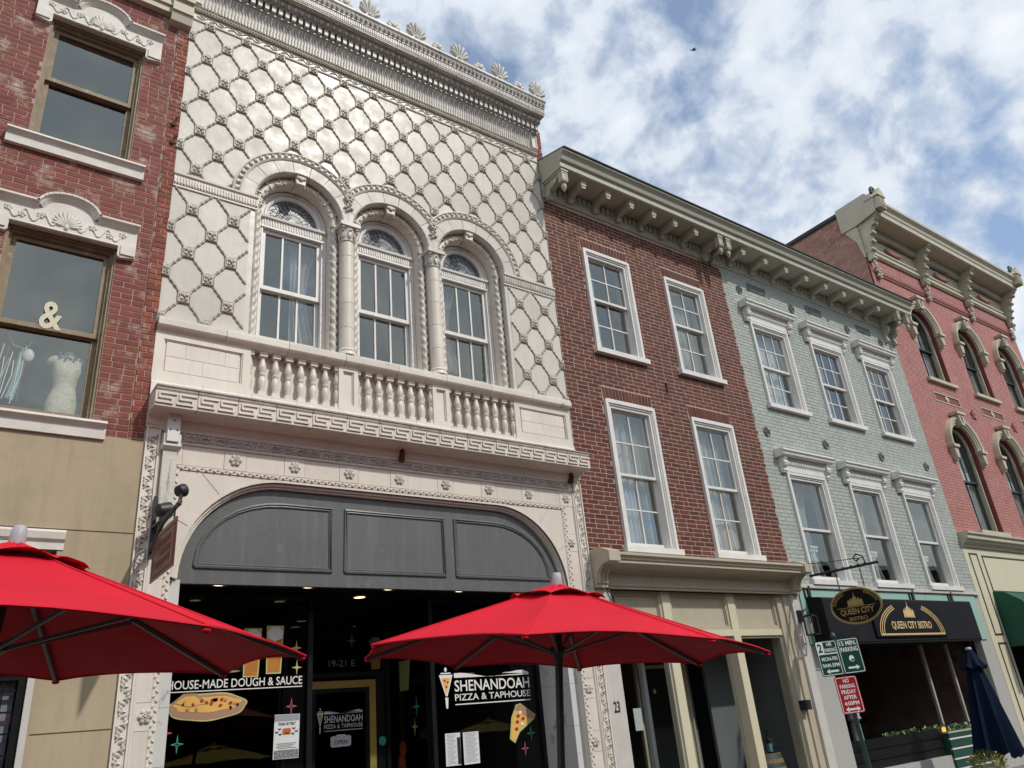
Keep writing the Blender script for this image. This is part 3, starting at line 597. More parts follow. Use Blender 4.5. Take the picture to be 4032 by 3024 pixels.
    for xc in (XC-.6485, XC+.6485):
        col = MB().lathe([(.115, 5.955), (.115, 5.985), (.105, 6.0), (.112, 6.02), (.098, 6.045)], (xc, .03, 0), 20).build('column', 'glaze_cream', B, 40)
        zs = [6.045, 6.33, 6.68, 7.03, 7.38, 7.60]
        for a, b2 in zip(zs, zs[1:]): MB().lathe([(.0885, a+.001), (.0915, a+.005), (.0915, a+.012), (.0915, b2-.012), (.0915, b2-.005), (.0885, b2-.001)], (xc, .03, 0), 22).build('drum', 'glaze_cream', col, 40)
        cp = MB(); cp.lathe([(.094, 7.60), (.104, 7.612), (.094, 7.625), (.090, 7.66), (.115, 7.80), (.12, 7.82)], (xc, .03, 0), 18)
        for j in range(8):
            a = 2*PI*j/8; cp.M = T(xc+.098*math.cos(a), .03+.098*math.sin(a), 7.70, a); cp.sphere((.008, 0, 0), (.016, .030, .062), 6, 5); cp.sphere((.026, 0, .055), (.016, .022, .016), 6, 4)
        cp.M = None
        for j in range(4): a = PI/4+PI/2*j; cp.sphere((xc+.135*math.cos(a), .03+.135*math.sin(a), 7.795), .028, 8, 5)
        cp.M = T(xc, .03, 7.845); cp.prism([(-.135, -.03), (.135, -.03), (.14, .02), (-.14, .02)], -.135, .10); cp.M = None
        cp.build('capital', 'glaze_relief', col, 50)
        d = MB(); z = 8.30
        for j in range(6): a = 2*PI*j/6; d.sphere((xc+.042*math.cos(a), -.055, z+.042*math.sin(a)), (.030, .022, .030), 7, 4)
        d.sphere((xc, -.075, z), .017, 7, 4)
        for q in range(7): d.sphere((xc+.028*math.sin(q*1.9), -.045, z-.07-q*.022), (.024-.001*q, .02, .02), 6, 4)
        for sg in (-1, 1): d.sphere((xc+sg*.05, -.04, z-.155), (.024, .016, .018), 6, 4)
        d.build('floral_drop', 'glaze_relief', wall, 60)
    # ---- balustrade
    bal = MB().box(X0+.05, X1-.05, .098, .1185, 5.10, 5.855).build('balustrade', 'glaze_cream', B)
    n = 8; xs = [X0+(X1-X0)*j/n for j in range(n+1)]
    for a, b2 in zip(xs, xs[1:]): MB().prism_x([(.12, 5.80), (-.015, 5.80), (-.035, 5.825), (-.075, 5.835), (-.085, 5.85), (-.085, 5.915), (-.070, 5.925), (-.070, 5.945), (0, 5.962), (.12, 5.962)], a+.003, b2-.003).build('rail', 'glaze_stain', bal)
    n = 11; xs = [X0+(X1-X0)*j/n for j in range(n+1)]
    for a, b2 in zip(xs, xs[1:]): MB().prism_x([(.12, 5.05), (-.045, 5.05), (-.045, 5.19), (-.02, 5.215), (-.02, 5.25), (.12, 5.25)], a+.002, b2-.002).build('base_block', 'glaze_cream', bal)
    for xa, xb in ((X0, 2.40), (XC+1.82, X1)):
        p = MB(); p.box(xa, xb, .02, .12, 5.25, 5.80); p.frame(xa, xb, 5.25, 5.80, .085, -.012, .02); p.frame(xa+.085, xb-.085, 5.335, 5.715, .014, 0, .02); p.build('pedestal_panel', 'glaze_cream', bal)
        w = xb-xa-.24; zt = [(5.36, 5.525), (5.53, 5.695)]
        for row, (z0, z1) in enumerate(zt):
            cuts = (0, .5, 1) if row == 0 else (0, .26, .80, 1)
            for a, b2 in zip(cuts, cuts[1:]): MB().box(xa+.12+w*a+.001, xa+.12+w*b2-.001, .008-rnd.uniform(0, .001), .03, z0, z1).build('panel_block', 'glaze_cream', bal)
    for xa, xb in ((3.45, 3.70), (4.74, 4.99)):
        p = MB(); p.box(xa, xb, .02, .12, 5.25, 5.80); p.frame(xa, xb, 5.25, 5.80, .055, -.012, .02); p.frame(xa+.055, xb-.055, 5.305, 5.745, .012, .004, .02); p.build('pedestal', 'glaze_cream', bal)
    bp = [(.040, .0), (.040, .055), (.0255, .065), (.0255, .075), (.030, .10), (.040, .155), (.042, .19), (.036, .225), (.024, .25), (.034, .262), (.034, .285), (.024, .295), (.030, .31), (.043, .35), (.042, .38), (.030, .435), (.023, .47), (.028, .48), (.023, .49)]
    b = MB(); b.box(-.042, .042, -.042, .042, 0, .055); b.lathe(bp[2:], seg=14); b.box(-.044, .044, -.044, .044, .488, .55); ball = b.mesh('baluster', 'glaze_cream', 40)
    for xa, xb in ((2.40, 3.45), (3.70, 4.74), (4.99, 6.04)):
        for j in range(8):
            x = xa+(xb-xa)*j/7; link('baluster', ball, bal, T(x, .045, 5.25, rnd.uniform(-.05, .05)))
    # ---- fret cornice
    fc = MB().prism_x([(.05, 4.70), (-.03, 4.70), (-.035, 4.725), (-.05, 4.735), (-.075, 4.80), (-.13, 4.825), (-.20, 4.832), (.05, 4.832)], X0, X1+.005).build('fret_cornice', 'glaze_cream', B, 30)
    n = 14; xs = [X0+.005+(X1-X0)*j/n for j in range(n+1)]; S = [(.95, .86), (.10, .86), (.10, .52), (.76, .52), (.76, .18), (-.02, .18)]
    fb = MB(); wd = (X1-X0)/n-.006
    fb.prism_x([(.28, 0), (0, 0), (0, .165), (-.012, .175), (-.012, .195), (-.022, .205), (-.022, .218), (.28, .222)], 0, wd)
    ft = MB(); z0, hh, ww, th = .012, .146, wd*.46, .0085
    for q in range(2):
        ox = wd*.045+q*wd*.485
        for (a, b2) in zip(S, S[1:]):
            xa, xb = sorted((ox+a[0]*ww, ox+b2[0]*ww)); za, zb = sorted((z0+a[1]*hh, z0+b2[1]*hh)); ft.box(xa-th, xb+th, -.016, .004, za-th, zb+th)
    fm, km = fb.mesh('cornice_block', 'glaze_stain'), ft.mesh('fret', 'glaze_cream')
    cm = MB().prism_x([(.28, .224), (-.024, .221), (-.024, .2065), (-.0135, .1965), (-.0135, .1765), (-.006, .170)], 0, wd).mesh('weathered_cap', 'cap_dirty')
    for a in xs[:-1]:
        m = T(a+.003, -.30+rnd.uniform(-.003, .003), 4.832); link('cornice_block', fm, fc, m); link('fret', km, fc, m); link('weathered_cap', cm, fc, m)
    for x in (4.23, 6.86):
        b = MB(); b.prism_x([(-.02, 4.70), (-.06, 4.66), (-.10, 4.68), (-.10, 4.80), (-.02, 4.82)], x-.025, x+.025); b.tube([(x, -.08, 4.82), (x, -.12, 4.74), (x, -.07, 4.66), (x, -.03, 4.70)], .018, 6); b.build('iron_bracket', 'rust_iron', fc)
    # ---- lower storey frame
    ZG, RC = 4.30, 1.06
    xl, xr = 1.76, 6.68
    arch_pts = [(xr-RC+RC*math.cos(PI/2*t/14), ZG-RC+RC*math.sin(PI/2*t/14)) for t in range(15)]+[(xl+RC-RC*math.sin(PI/2*t/14), ZG-RC+RC*math.cos(PI/2*t/14)) for t in range(15)]
    low = MB().plate([(X0, .15), (xl, .15)]+arch_pts[::-1]+[(xr, .15), (X1+.02, .15), (X1+.02, 5.055), (X0, 5.055)], [], .0, .12).build('shopfront_wall', 'glaze_cream', B)
    rb = MB(); ip = [(x, z) for x, z in arch_pts]
    for off, y0, y1 in ((.0, -.006, .002), (.028, .03, .06), (.05, .06, .115)):
        q = []
        for (x, z) in ip:
            cx = xr-RC if x > XC else xl+RC; cz = ZG-RC; dx, dz = x-cx, z-cz; l = math.hypot(dx, dz) or 1
            q.append(((x, z), (x-dx/l*.03-dx/l*off*0, z-dz/l*.03), (x-dx/l*off, z-dz/l*off)))
        o = [t[2] for t in q]; i_ = [(t[2][0]-(t[0][0]-t[1][0]), t[2][1]-(t[0][1]-t[1][1])) for t in q]
        for k in range(len(o)-1): rb.prism([o[k], o[k+1], i_[k+1], i_[k]], y0, y1)
    rb.build('arch_moulding', 'glaze_cream', low, 30)
    # joints between the big stones of the arch (thin recessed lines stand as separate stones)
    for sx_ in (-1, 1):
        for a in (28, 52, 78):
            cx = XC+sx_*(XC-xl-RC); a_ = R(a); r0, r1 = RC+.005, RC+.005+(.30 if a != 52 else .55)
            MB().tube([(cx+sx_*r0*math.cos(a_), -.0005, ZG-RC+r0*math.sin(a_)), (cx+sx_*min(r1, (ZG+.02-(ZG-RC))/max(.3, math.sin(a_)))*math.cos(a_), -.0005, ZG-RC+min(r1, 1.05/max(.3, math.sin(a_)))*math.sin(a_))], .0035, 4).build('joint', 'cap_dirty', low)
    # rosette frieze blocks
    ros = rosette_mesh(); X = [XC+.64*k for k in range(-4, 5)]
    for x in X:
        MB().box(x-.113, x+.113, -.010, .004, 4.352, 4.565).build('frieze_block', 'glaze_cream', low); link('rosette', ros, low, T(x, -.010, 4.458, 0, (1.05, 1, 1.05)))
    for a, b2 in zip(X, X[1:]): MB().box(a+.117, b2-.117, -.007, .004, 4.352, 4.565).build('frieze_block', 'glaze_cream', low)
    for x in (X[0], X[-1]):
        zz = [4.348, 3.965, 3.735, 2.145, 1.915, 1.545, 1.315, .9, .16]
        for q, (a, b2) in enumerate(zip(zz, zz[1:])):
            if q == 2:
                for (c_, d_) in ((3.732, 3.22), (3.216, 2.70), (2.696, 2.148)): MB().box(x-.10, x+.10, -.007, .004, d_, c_).build('pier_block', 'glaze_cream', low)
                continue
            MB().box(x-.10, x+.10, -.009 if q % 2 else -.007, .004, b2+.002, a-.002).build('pier_block', 'glaze_cream', low)
        for z in (3.85, 2.03, 1.43): link('rosette', ros, low, T(x, -.010, z))
    # bead strips (fine leaf carving) and the acanthus borders
    def carve(b, x, z, vert, s=1.0, flip=1, y=-.012):
        def P(u, v): return (x+(v*s if vert else u*s), z+(u*s if vert else v*s))
        for (u, v, a, l, w) in ((0, .0, .9*flip, .085, .020), (.045, .022*flip, -.7*flip, .07, .018), (-.035, -.022*flip, .2*flip, .06, .016)):
            px, pz = P(u, v); petal(b, px, pz, (a+PI/2 if vert else a), -.02*s, l*s-.02*s, w*s, y, .016*s)
        pts = []
        for t in range(9):
            q = t/8*PI*1.35; u, v = -.06+.055*(1-math.cos(q)), .040*flip*math.sin(q)*(-1); px, pz = P(u, v); pts.append((px, y-.004, pz))
        b.tube(pts, .0085*s, 5)
    for xa, xb in ((X0+.012, 1.545), (6.915, X1+.016)):
        MB().box(xa, xb, -.016, .004, .16, 4.70).build('border_pier', 'glaze_cream', low)
        e = MB()
        for x in (xa+.008, xb-.008): e.box(x-.008, x+.008, -.035, -.012, .16, 4.695)
        e.build('border_edge', 'glaze_cream', low)
        roll = MB(); xx = xb+.012 if xa < 3 else xa-.012; roll.lathe([(.020, .16), (.020, 4.55)], (xx, -.008, 0), 10); roll.build('roll_moulding', 'glaze_cream', low, 40)
        b = MB(); n = 44
        for j in range(n): carve(b, (xa+xb)/2, .22+4.44*j/n, True, .92, 1 if j % 2 else -1, -.020)
        b.build('acanthus_border', 'glaze_relief', low, 60, kind='stuff')
    MB().box(1.56, 6.90, -.014, .004, 4.572, 4.70).build('border_band', 'glaze_cream', low)
    e = MB(); e.lathe([(.016, 1.55), (.016, 6.90)], (0, -.016, 4.574), 8, 'x'); e.box(1.55, 6.90, -.03, -.01, 4.685, 4.702); e.build('roll_moulding', 'glaze_cream', low, 40)
    b = MB(); n = 36
    for j in range(n):
        x = 1.62+5.22*(j+.5)/n
        b.tube([(x+.062*math.cos(t*PI/8), -.026, 4.592+.068*math.sin(t*PI/8)) for t in range(9)], .0085, 5); b.tube([(x+.040*math.cos(t*PI/6), -.026, 4.592+.044*math.sin(t*PI/6)) for t in range(7)], .006, 5)
        for a in (.5, 1.05, PI/2, 2.09, 2.64): petal(b, x, 4.592, a, .004, .038, .009, -.024, .014)
        b.sphere((x+.0725, -.022, 4.665), (.024, .016, .020), 6, 4); b.sphere((x+.0725, -.022, 4.635), (.013, .012, .016), 6, 4); b.sphere((x, -.026, 4.664), (.013, .014, .012), 6, 4)
    b.build('acanthus_band', 'glaze_relief', low, 60, kind='stuff')
    for (xa, xb, za, zb) in ((1.700, 1.752, .16, 4.345), (6.688, 6.740, .16, 4.345), (1.752, 6.688, 4.302, 4.345)):
        MB().box(xa, xb, -.012, .004, za, zb).build('leaf_strip', 'glaze_cream', low)
        b = MB(); n = int(max(xb-xa, zb-za)/.040); vert = zb-za > xb-xa
        for j in range(n):
            u = (j+.5)/n
            if vert: petal(b, (xa+xb)/2+(.012 if j % 2 else -.012), za+(zb-za)*u, PI/2+(.6 if j % 2 else -.6), -.02, .02, .010, -.014, .012)
            else: petal(b, xa+(xb-xa)*u, (za+zb)/2+(.008 if j % 2 else -.008), (.6 if j % 2 else -.6), -.02, .02, .010, -.014, .012)
        b.build('leaf_carving', 'glaze_relief', low, 60, kind='stuff')
    # marble piers of the shop opening
    for (xa, xb, y1) in ((xl+.001, 1.875, .20), (6.56, xr-.001, .74)):
        zz = [.16, .62, 1.05, 1.62, 2.10, 2.62, 3.235]
        for a, b2 in zip(zz, zz[1:]): MB().box(xa, xb, .085, y1, a+.0015, b2-.0015).build('marble_slab', 'marble', low)
    # grey arched panel over the shop
    gp = MB(); pa = [(x-(x-(xr-RC if x > XC else xl+RC))*.05/RC, z-(z-(ZG-RC))*.05/RC) for x, z in arch_pts]
    gp.prism([(pa[-1][0], 3.205), (pa[0][0], 3.205)]+pa, .105, .17); pan = gp.build('arched_panel', 'grey_panel', B)
    mo = lambda pts: [MB().tube([(x, .100, z) for x, z in pts+[pts[0]]], .020, 6).build('panel_moulding', 'grey_panel', pan), MB().tube([(XCc+(x-XCc)*.965, .098, zc+(z-zc)*.93) for x, z in pts+[pts[0]]], .011, 6).build('panel_moulding', 'grey_panel', pan)]
    cr_ = RC-.20
    XCc, zc = 2.72, 3.72; mo([(2.00, 3.37), (3.42, 3.37), (3.42, 4.06), (2.86, 4.06)]+[(2.86-.86*math.sin(PI/2*t/8), 3.37+.03+.66*math.cos(PI/2*t/8)) for t in range(1, 9)])
    XCc, zc = 4.22, 3.72; mo([(3.58, 3.37), (4.86, 3.37), (4.86, 4.06), (3.58, 4.06)])
    XCc, zc = 5.72, 3.72; mo([(5.02, 3.37), (6.44, 3.37)]+[(5.58+.86*math.cos(PI/2*t/8), 3.40+.66*math.sin(PI/2*t/8)) for t in range(0, 9)]+[(5.02, 4.06)])
    # ---- entablature
    ent = MB().prism_x([(.05, 10.375), (-.022, 10.375), (-.026, 10.395), (-.012, 10.40), (-.012, 10.51), (.05, 10.51)], X0, X1).build('entablature', 'glaze_plain', B)
    b = MB(); n = 46
    for j in range(n):
        x = X0+.06+(X1-X0-.12)*(j+.5)/n; f = 1 if j % 2 else -1
        b.tube([(x-.06+.12*t/6, -.018, 10.455+.030*f*math.sin(PI*t/6)) for t in range(7)], .007, 5); petal(b, x, 10.455-f*.018, f*.5, -.03, .035, .012, -.016, .012); petal(b, x+.02, 10.455+f*.006, -f*.9, -.01, .04, .010, -.016, .012)
    b.build('vine_carving', 'glaze_grey', ent, 60, kind='stuff')
    MB().prism_x([(.05, 10.512), (-.045, 10.515), (-.055, 10.54), (-.045, 10.565), (-.058, 10.59), (-.045, 10.618), (.05, 10.62)], X0, X1).build('bead_course', 'glaze_rust', ent, 30)
    b = MB(); n = 150
    for j in range(n): x = X0+(X1-X0)*(j+.5)/n; b.sphere((x, -.055, 10.592), (.013, .014, .016), 6, 4); b.sphere((x+.01, -.055, 10.54), (.009, .010, .016), 5, 3)
    b.build('beads', 'glaze_rust', ent, 60, kind='stuff')
    cove = [(-.035, 10.62), (-.030, 10.70), (-.036, 10.78), (-.055, 10.86), (-.095, 10.925), (-.10, 10.93)]
    MB().prism_x([(.05, 10.62)]+cove+[(.05, 10.93)], X0+.10, X1-.11).build('strigil_frieze', 'glaze_grey', ent, 40)
    for xa, xb in ((X0, X0+.10), (X1-.11, X1)):
        p = MB(); p.box(xa, xb, -.06, .05, 10.62, 10.93); p.frame(xa, xb, 10.635, 10.90, .018, -.072, -.06); p.build('end_block', 'glaze_plain', ent)
    b = MB(); n = 124
    for j in range(n):
        x = X0+.115+(X1-X0-.24)*(j+.5)/n
        b.tube([(x, -.038, 10.635), (x+.004, -.036, 10.72), (x+.010, -.042, 10.775)], [.010, .012, .006], 5); b.tube([(x+.008, -.040, 10.785), (x-.004, -.055, 10.845), (x+.004, -.080, 10.895), (x+.018, -.098, 10.915)], [.006, .012, .012, .006], 5)
    b.build('strigil_fluting', 'glaze_grey', ent, 60, kind='stuff')
    xe = X1+.03
    MB().prism_x([(.05, 10.932), (-.118, 10.932), (-.118, 10.952), (-.085, 10.955), (-.085, 11.072), (.05, 11.072)], X0, X1).build('dentil_course', 'glaze_grey', ent)
    dm = MB(); dm.box(-.027, .027, -.168, -.08, 10.955, 11.066); dm.frame(-.027, .027, 10.955, 11.066, .009, -.172, -.168); dme = dm.mesh('dentil', 'glaze_grey')
    em = MB(); em.sphere((0, -.205, 11.12), (.032, .030, .040), 8, 6); em.box(.042, .052, -.222, -.18, 11.085, 11.155); eme = em.mesh('egg', 'glaze_grey', 60); n = 59
    for j in range(n): x = X0+(X1-X0)*(j+.5)/n; link('dentil', dme, ent, T(x, 0, 0)); link('egg', eme, ent, T(x, 0, 0))
    MB().prism_x([(.05, 11.074), (-.175, 11.074), (-.182, 11.085), (-.19, 11.12), (-.225, 11.16), (-.225, 11.172), (.05, 11.172)], X0, X1).build('egg_course', 'glaze_grey', ent, 30)
    cs = [(.05, 11.174), (-.315, 11.174), (-.315, 11.19), (-.325, 11.195), (-.325, 11.30), (-.345, 11.305), (-.345, 11.325), (-.352, 11.335), (-.375, 11.40), (-.40, 11.43), (-.40, 11.465), (.05, 11.475)]
    n = 16; xs = [X0+(xe-X0)*j/n for j in range(n+1)]
    for a, b2 in zip(xs, xs[1:]): MB().prism_x([(y+rnd.uniform(-.002, .002), z) for y, z in cs], a+.003, b2-.003).build('cornice_block', 'glaze_grey', ent)
    b = MB(); n = 190
    for j in range(n): x = X0+(xe-X0)*(j+.5)/n; b.box(x-.0085, x+.0085, -.337, -.32, 11.215, 11.292)
    n = 75
    for j in range(n): x = X0+(xe-X0)*(j+.5)/n; petal(b, x, 11.365, PI/2+.25, -.035, .04, .017, -.372, .02)
    b.build('cornice_carving', 'glaze_grey', ent, 50, kind='stuff')
    b = MB(); n = 28
    for j in range(n): x = X0+(X1-X0)*(j+.5)/n; b.sphere((x, -.27, 11.172), (.03 if j % 2 else .07, .025, .012), 8, 4)
    b.build('soffit_carving', 'glaze_grey', ent, 60, kind='stuff')
    MB().prism_x([(-.30, 11.47), (-.25, 11.50), (-.23, 11.60), (-.17, 11.66), (-.10, 11.64), (-.05, 11.47)], X0, X1).build('cresting', 'glaze_grey', ent, 30)
    b = MB(); n = 150
    for j in range(n): x = X0+(X1-X0)*(j+.5)/n; b.tube([(x, -.245, 11.50), (x, -.232, 11.60), (x, -.17, 11.668), (x, -.11, 11.65)], .013, 5)
    b.build('cresting_ribs', 'glaze_grey', ent, 50, kind='stuff')
    am = MB()
    for j in range(7):
        a = PI/2+(j-3)*.36; l = .37-.022*abs(j-3)**1.5; am.M = T(0, -.01, .14, 0, None, -a); am.tube([(.03, 0, 0), (l*.35, 0, 0), (l*.7, -.01, 0), (l*.92, -.012, 0), (l, -.005, 0)], [.014, .024, .040, .036, .016], 8)
    am.M = None; am.sphere((0, -.02, .16), (.045, .04, .05), 8, 5)
    am.tube([(.115*math.cos(t*PI/8)*1.0, -.015, .03+.145*math.sin(t*PI/8)) for t in range(9)], .022, 6)
    for sg in (-1, 1): am.sphere((sg*.11, -.02, .03), (.045, .03, .045), 8, 5); petal(am, 0, .02, PI/2+sg*.45, .0, .13, .022, -.015, .02)
    am.box(-.15, .15, -.03, .04, -.06, .01); ame = am.mesh('antefix', 'glaze_grey', 60)
    for k in range(8): link('antefix', ame, ent, T(XC-.8*3.5+.8*k, -.235, 11.53, 0, (.76, 1, .90)))
    rm = MB()
    for j in range(6): a = 2*PI*j/6; rm.sphere((.055*math.cos(a), -.01, .055*math.sin(a)), (.045, .03, .045), 7, 4)
    rm.sphere((0, -.03, 0), .03, 7, 4); rme = rm.mesh('crest_rosette', 'glaze_grey', 60)
    for k in range(7): link('crest_rosette', rme, ent, T(XC-.8*3+.8*k, -.235, 11.67, 0, (1.25, 1.2, 1.25)))
    MB().box(X0, X1, -.04, .30, 11.30, 11.46).build('parapet', 'glaze_grey', ent)
    # the brick party wall that shows behind the right end
    pw = MB().box(X1+.012, 7.30, .12, .9, 9.9, 11.28).build('party_wall', 'mortar_red', B)
    brickwork(pw, X1+.012, 7.30, 9.95, 11.27, [], .066, .21, .01, 'brick_orange', 'brick_orange', y=.12)
    shell(B, X0, X1, 11.3, 'brick_side')
    # ---- shop inside the opening
    YS = .70
    MB().box(xl, xr-.12, .172, 3.4, 3.235, 3.34).build('soffit', 'near_black', B)
    for (x, y) in ((2.30, .26), (3.24, .26), (4.20, .26), (5.16, .26), (4.08, .80)):
        d = MB().lathe([(.085, 3.2345), (.085, 3.225), (.066, 3.228)], (x, y, 0), 20, cap=False).build('downlight', 'trim_tan', B); MB().lathe([(.001, 3.2315), (.068, 3.2312)], (x, y, 0), 18, cap=False).build('lens', 'lamp_warm', d)
    def shopwin(x0, x1, y, z0, z1, name='shop_window', pw_=.055):
        w = MB().frame(x0, x1, z0, z1, pw_, y-.03, y+.04).build(name, 'near_black', B); pane(w, x0+pw_, x1-pw_, z0+pw_, z1-pw_, y, 'glass_shop', .0015); return w
    LW = shopwin(1.90, 3.46, YS, .35, 3.22); RW = shopwin(4.93, 6.56, YS, .35, 3.22)
    MB().box(1.88, 3.46, YS-.02, YS+.05, .15, .35).build('bulkhead', 'near_black', B); MB().box(4.93, 6.56, YS-.02, YS+.05, .15, .35).build('bulkhead', 'near_black', B)
    # recessed entrance: back wall with door and transom light, side glazing
    YD = 1.70
    DT = shopwin(3.50, 4.86, YD, 2.42, 3.22, 'transom_window'); letters('19-21 E', 'vinyl_grey', .006, DT, 4.255, YD-.012, 2.545, .35, .08)
    door = MB().frame(3.78, 4.70, .16, 2.38, .085, YD-.04, YD+.03).build('door', 'yellow_frame', B); pane(door, 3.86, 4.62, .25, 2.30, YD, 'glass_shop', .001)
    MB().frame(3.865, 4.615, .26, 2.295, .05, YD-.03, YD+.02).build('door_leaf', 'near_black', door)
    MB().box(3.46, 3.775, YD-.02, YD+.04, .15, 2.42).build('door_post', 'near_black', B); MB().box(4.705, 4.86, YD-.02, YD+.04, .15, 2.42).build('door_post', 'near_black', B)
    sw = MB(); sw.M = Matrix(((-.12/1.0, 0, 0, 4.93), (1, 0, 0, YS+.04), (0, 0, 1, 0), (0, 0, 0, 1)))
    def ang(x): return T(4.935, YS+.04, 0, R(96.9))
    SWM = T(4.95, YS+.04, 0, R(95))
    sw = MB(); sw.M = SWM; sw.frame(0, .96, .30, 3.22, .05, -.02, .03); side = sw.build('side_window', 'near_black', B)
    me = MB().add([(.05, 0, .35), (.91, 0, .35), (.91, 0, 3.17), (.05, 0, 3.17)], [(0, 1, 2, 3)]).mesh('pane', 'glass_shop'); link('pane', me, side, SWM)
    sw = MB(); SWL = T(3.45, YS+.04, 0, R(85)); sw.M = SWL; sw.frame(0, .96, .30, 3.22, .05, -.02, .03); sw.build('side_window', 'near_black', B)
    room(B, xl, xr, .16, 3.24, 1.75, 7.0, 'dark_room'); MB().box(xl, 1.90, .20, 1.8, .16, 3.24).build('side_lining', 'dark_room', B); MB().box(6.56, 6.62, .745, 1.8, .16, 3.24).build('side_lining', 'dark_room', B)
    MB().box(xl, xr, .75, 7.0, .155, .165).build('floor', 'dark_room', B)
    # ---- printing on the shop glass
    yv = YS-.006
    h = letters('HOUSE-MADE DOUGH & SAUCE', 'vinyl_white', .008, LW, 2.668, yv, 2.292, 1.37, .082); MB().box(1.985, 3.355, yv-.001, yv+.001, 2.264, 2.273).build('underline', 'vinyl_white', LW)
    def blob(pts, m, par, dy=0.0, M=None, name='decal'):
        b = MB(); b.prism(pts, yv-.002-dy, yv-.001-dy); return b.build(name, m, par, M=M)
    def ell(cx, cz, a, b_, rot=0, n=24, wob=0, ph=0):
        o = []
        for t in range(n):
            q = 2*PI*t/n; r = 1+wob*math.sin(7*q+ph); x, z = a*r*math.cos(q), b_*r*math.sin(q); o.append((cx+x*math.cos(rot)-z*math.sin(rot), cz+x*math.sin(rot)+z*math.cos(rot)))
        return o
    cx, cz = 2.385, 2.12
    blob(ell(cx, cz, .385, .13, .02, 40, .03), 'vinyl_lime', LW, .0); blob(ell(cx, cz, .370, .115, .02, 40, .02), 'vinyl_crust', LW, .002); blob(ell(cx+.0, cz+.022, .325, .072, .02, 40, .06), 'vinyl_cheese', LW, .004)
    blob([(2.04, 2.17), (2.14, 2.25), (2.26, 2.25), (2.39, 2.15), (2.2, 2.12)], 'vinyl_crust', LW, .005); blob([(2.07, 2.17), (2.16, 2.225), (2.25, 2.225), (2.36, 2.15), (2.2, 2.13)], 'vinyl_cheese', LW, .007)
    rp_ = random.Random(3)
    for j in range(22): x = rp_.uniform(2.10, 2.68); z = cz+.022+rp_.uniform(-.045, .045); blob(ell(x, z, rp_.uniform(.012, .024), rp_.uniform(.010, .018), rp_.uniform(0, 3), 8), rp_.choice(['vinyl_red', 'vinyl_red', 'vinyl_dark', 'vinyl_crust']), LW, .009)
    def spark(x, z, s, m, par, M=None, y=None):
        p = []
        for t in range(8): q = PI/4*t+PI/2; r = s if t % 2 == 0 else s*.22; p.append((x+r*.72*math.cos(q), z+r*math.sin(q)))
        o = blob(p, m, par, 0, M, 'sparkle'); p2 = [(x+(a-x)*.55, z+(b_-z)*.55) for a, b_ in p]; blob(p2, 'vinyl_dark' if m != 'vinyl_lime' else 'vinyl_lime', par, .002, M, 'sparkle'); return o
    for (x, z, s, m) in ((1.995, 1.905, .105, 'vinyl_pink'), (2.12, 1.80, .088, 'vinyl_green'), (3.24, 2.075, .088, 'vinyl_pink'), (3.28, 2.66, .085, 'vinyl_lime'), (3.29, 2.46, .08, 'vinyl_lime')): spark(x, z, s, m, LW)
    for (x, z) in ((2.80, 2.53), (3.04, 2.555)):   # beer glasses
        blob([(x-.085, z-.15), (x+.075, z-.15), (x+.095, z+.34), (x-.095, z+.34)], 'vinyl_lime', LW); blob([(x-.07, z-.135), (x+.06, z-.135), (x+.08, z+.2), (x-.08, z+.2)], 'vinyl_beer', LW, .002); blob(ell(x, z+.255, .085, .075, 0, 20, .07), 'vinyl_white', LW, .003)
    def logo(par, x0, w, z, y, M=None, kz=1.0):
        o = []
        k = w/1.12
        m = lambda *a: (M @ T(*a)) if M else T(*a)
        b = MB(); b.prism([(x0, z+.262*kz), (x0+w, z+.262*kz), (x0+w, z+.28*kz)]+[(x0+w-w*t/12, z+kz*(.292+.028*math.sin(t*.75)+.010*math.sin(t*1.7))) for t in range(0, 13)], y-.001, y+.001); b.box(x0, x0+w, y-.001, y+.001, z-.045*kz, z-.033*kz); b.build('logo_hill', 'vinyl_white', par, M=M)
        letters('SHENANDOAH', 'vinyl_white', .012, par, x0+w/2, y, z+.105*kz, w, .128*kz, M); letters('PIZZA & TAPHOUSE', 'vinyl_white', .006, par, x0+w/2, y, z+.002*kz, w, .075*kz, M)
        b = MB(); tx = x0-.115*k; b.prism([(tx-.095*k, z+.30*kz), (tx+.095*k, z+.30*kz), (tx+.012*k, z+.06*kz), (tx-.012*k, z+.06*kz)], y-.001, y+.001); b.box(tx-.07*k, tx+.07*k, y-.001, y+.001, z+.31*kz, z+.325*kz); b.prism(ell(tx, z+.36*kz, .018*k, .026*kz, 0, 10), y-.001, y+.001)
        b.prism([(tx-.022*k, z+.045*kz), (tx+.022*k, z+.045*kz), (tx+.012*k, z-.075*kz), (tx-.012*k, z-.075*kz)], y-.001, y+.001); b.build('logo_tap', 'vinyl_white', par, M=M)
        b = MB(); b.prism([(tx-.062*k, z+.265*kz), (tx+.062*k, z+.265*kz), (tx, z+.085*kz)], y-.003, y-.002); b.build('logo_slice', 'vinyl_cheese', par, M=M)
        for (dx, dz) in ((-.02, .235), (.02, .215), (0, .165)): MB().prism(ell(tx+dx*k, z+dz*kz, .016*k, .014*kz, 0, 8), y-.004, y-.0035).build('logo_topping', 'vinyl_red', par, M=M)
    logo(RW, 5.265, 1.13, 2.015, yv); logo(door, 4.03, .50, 1.845, YD-.012, None, .62)
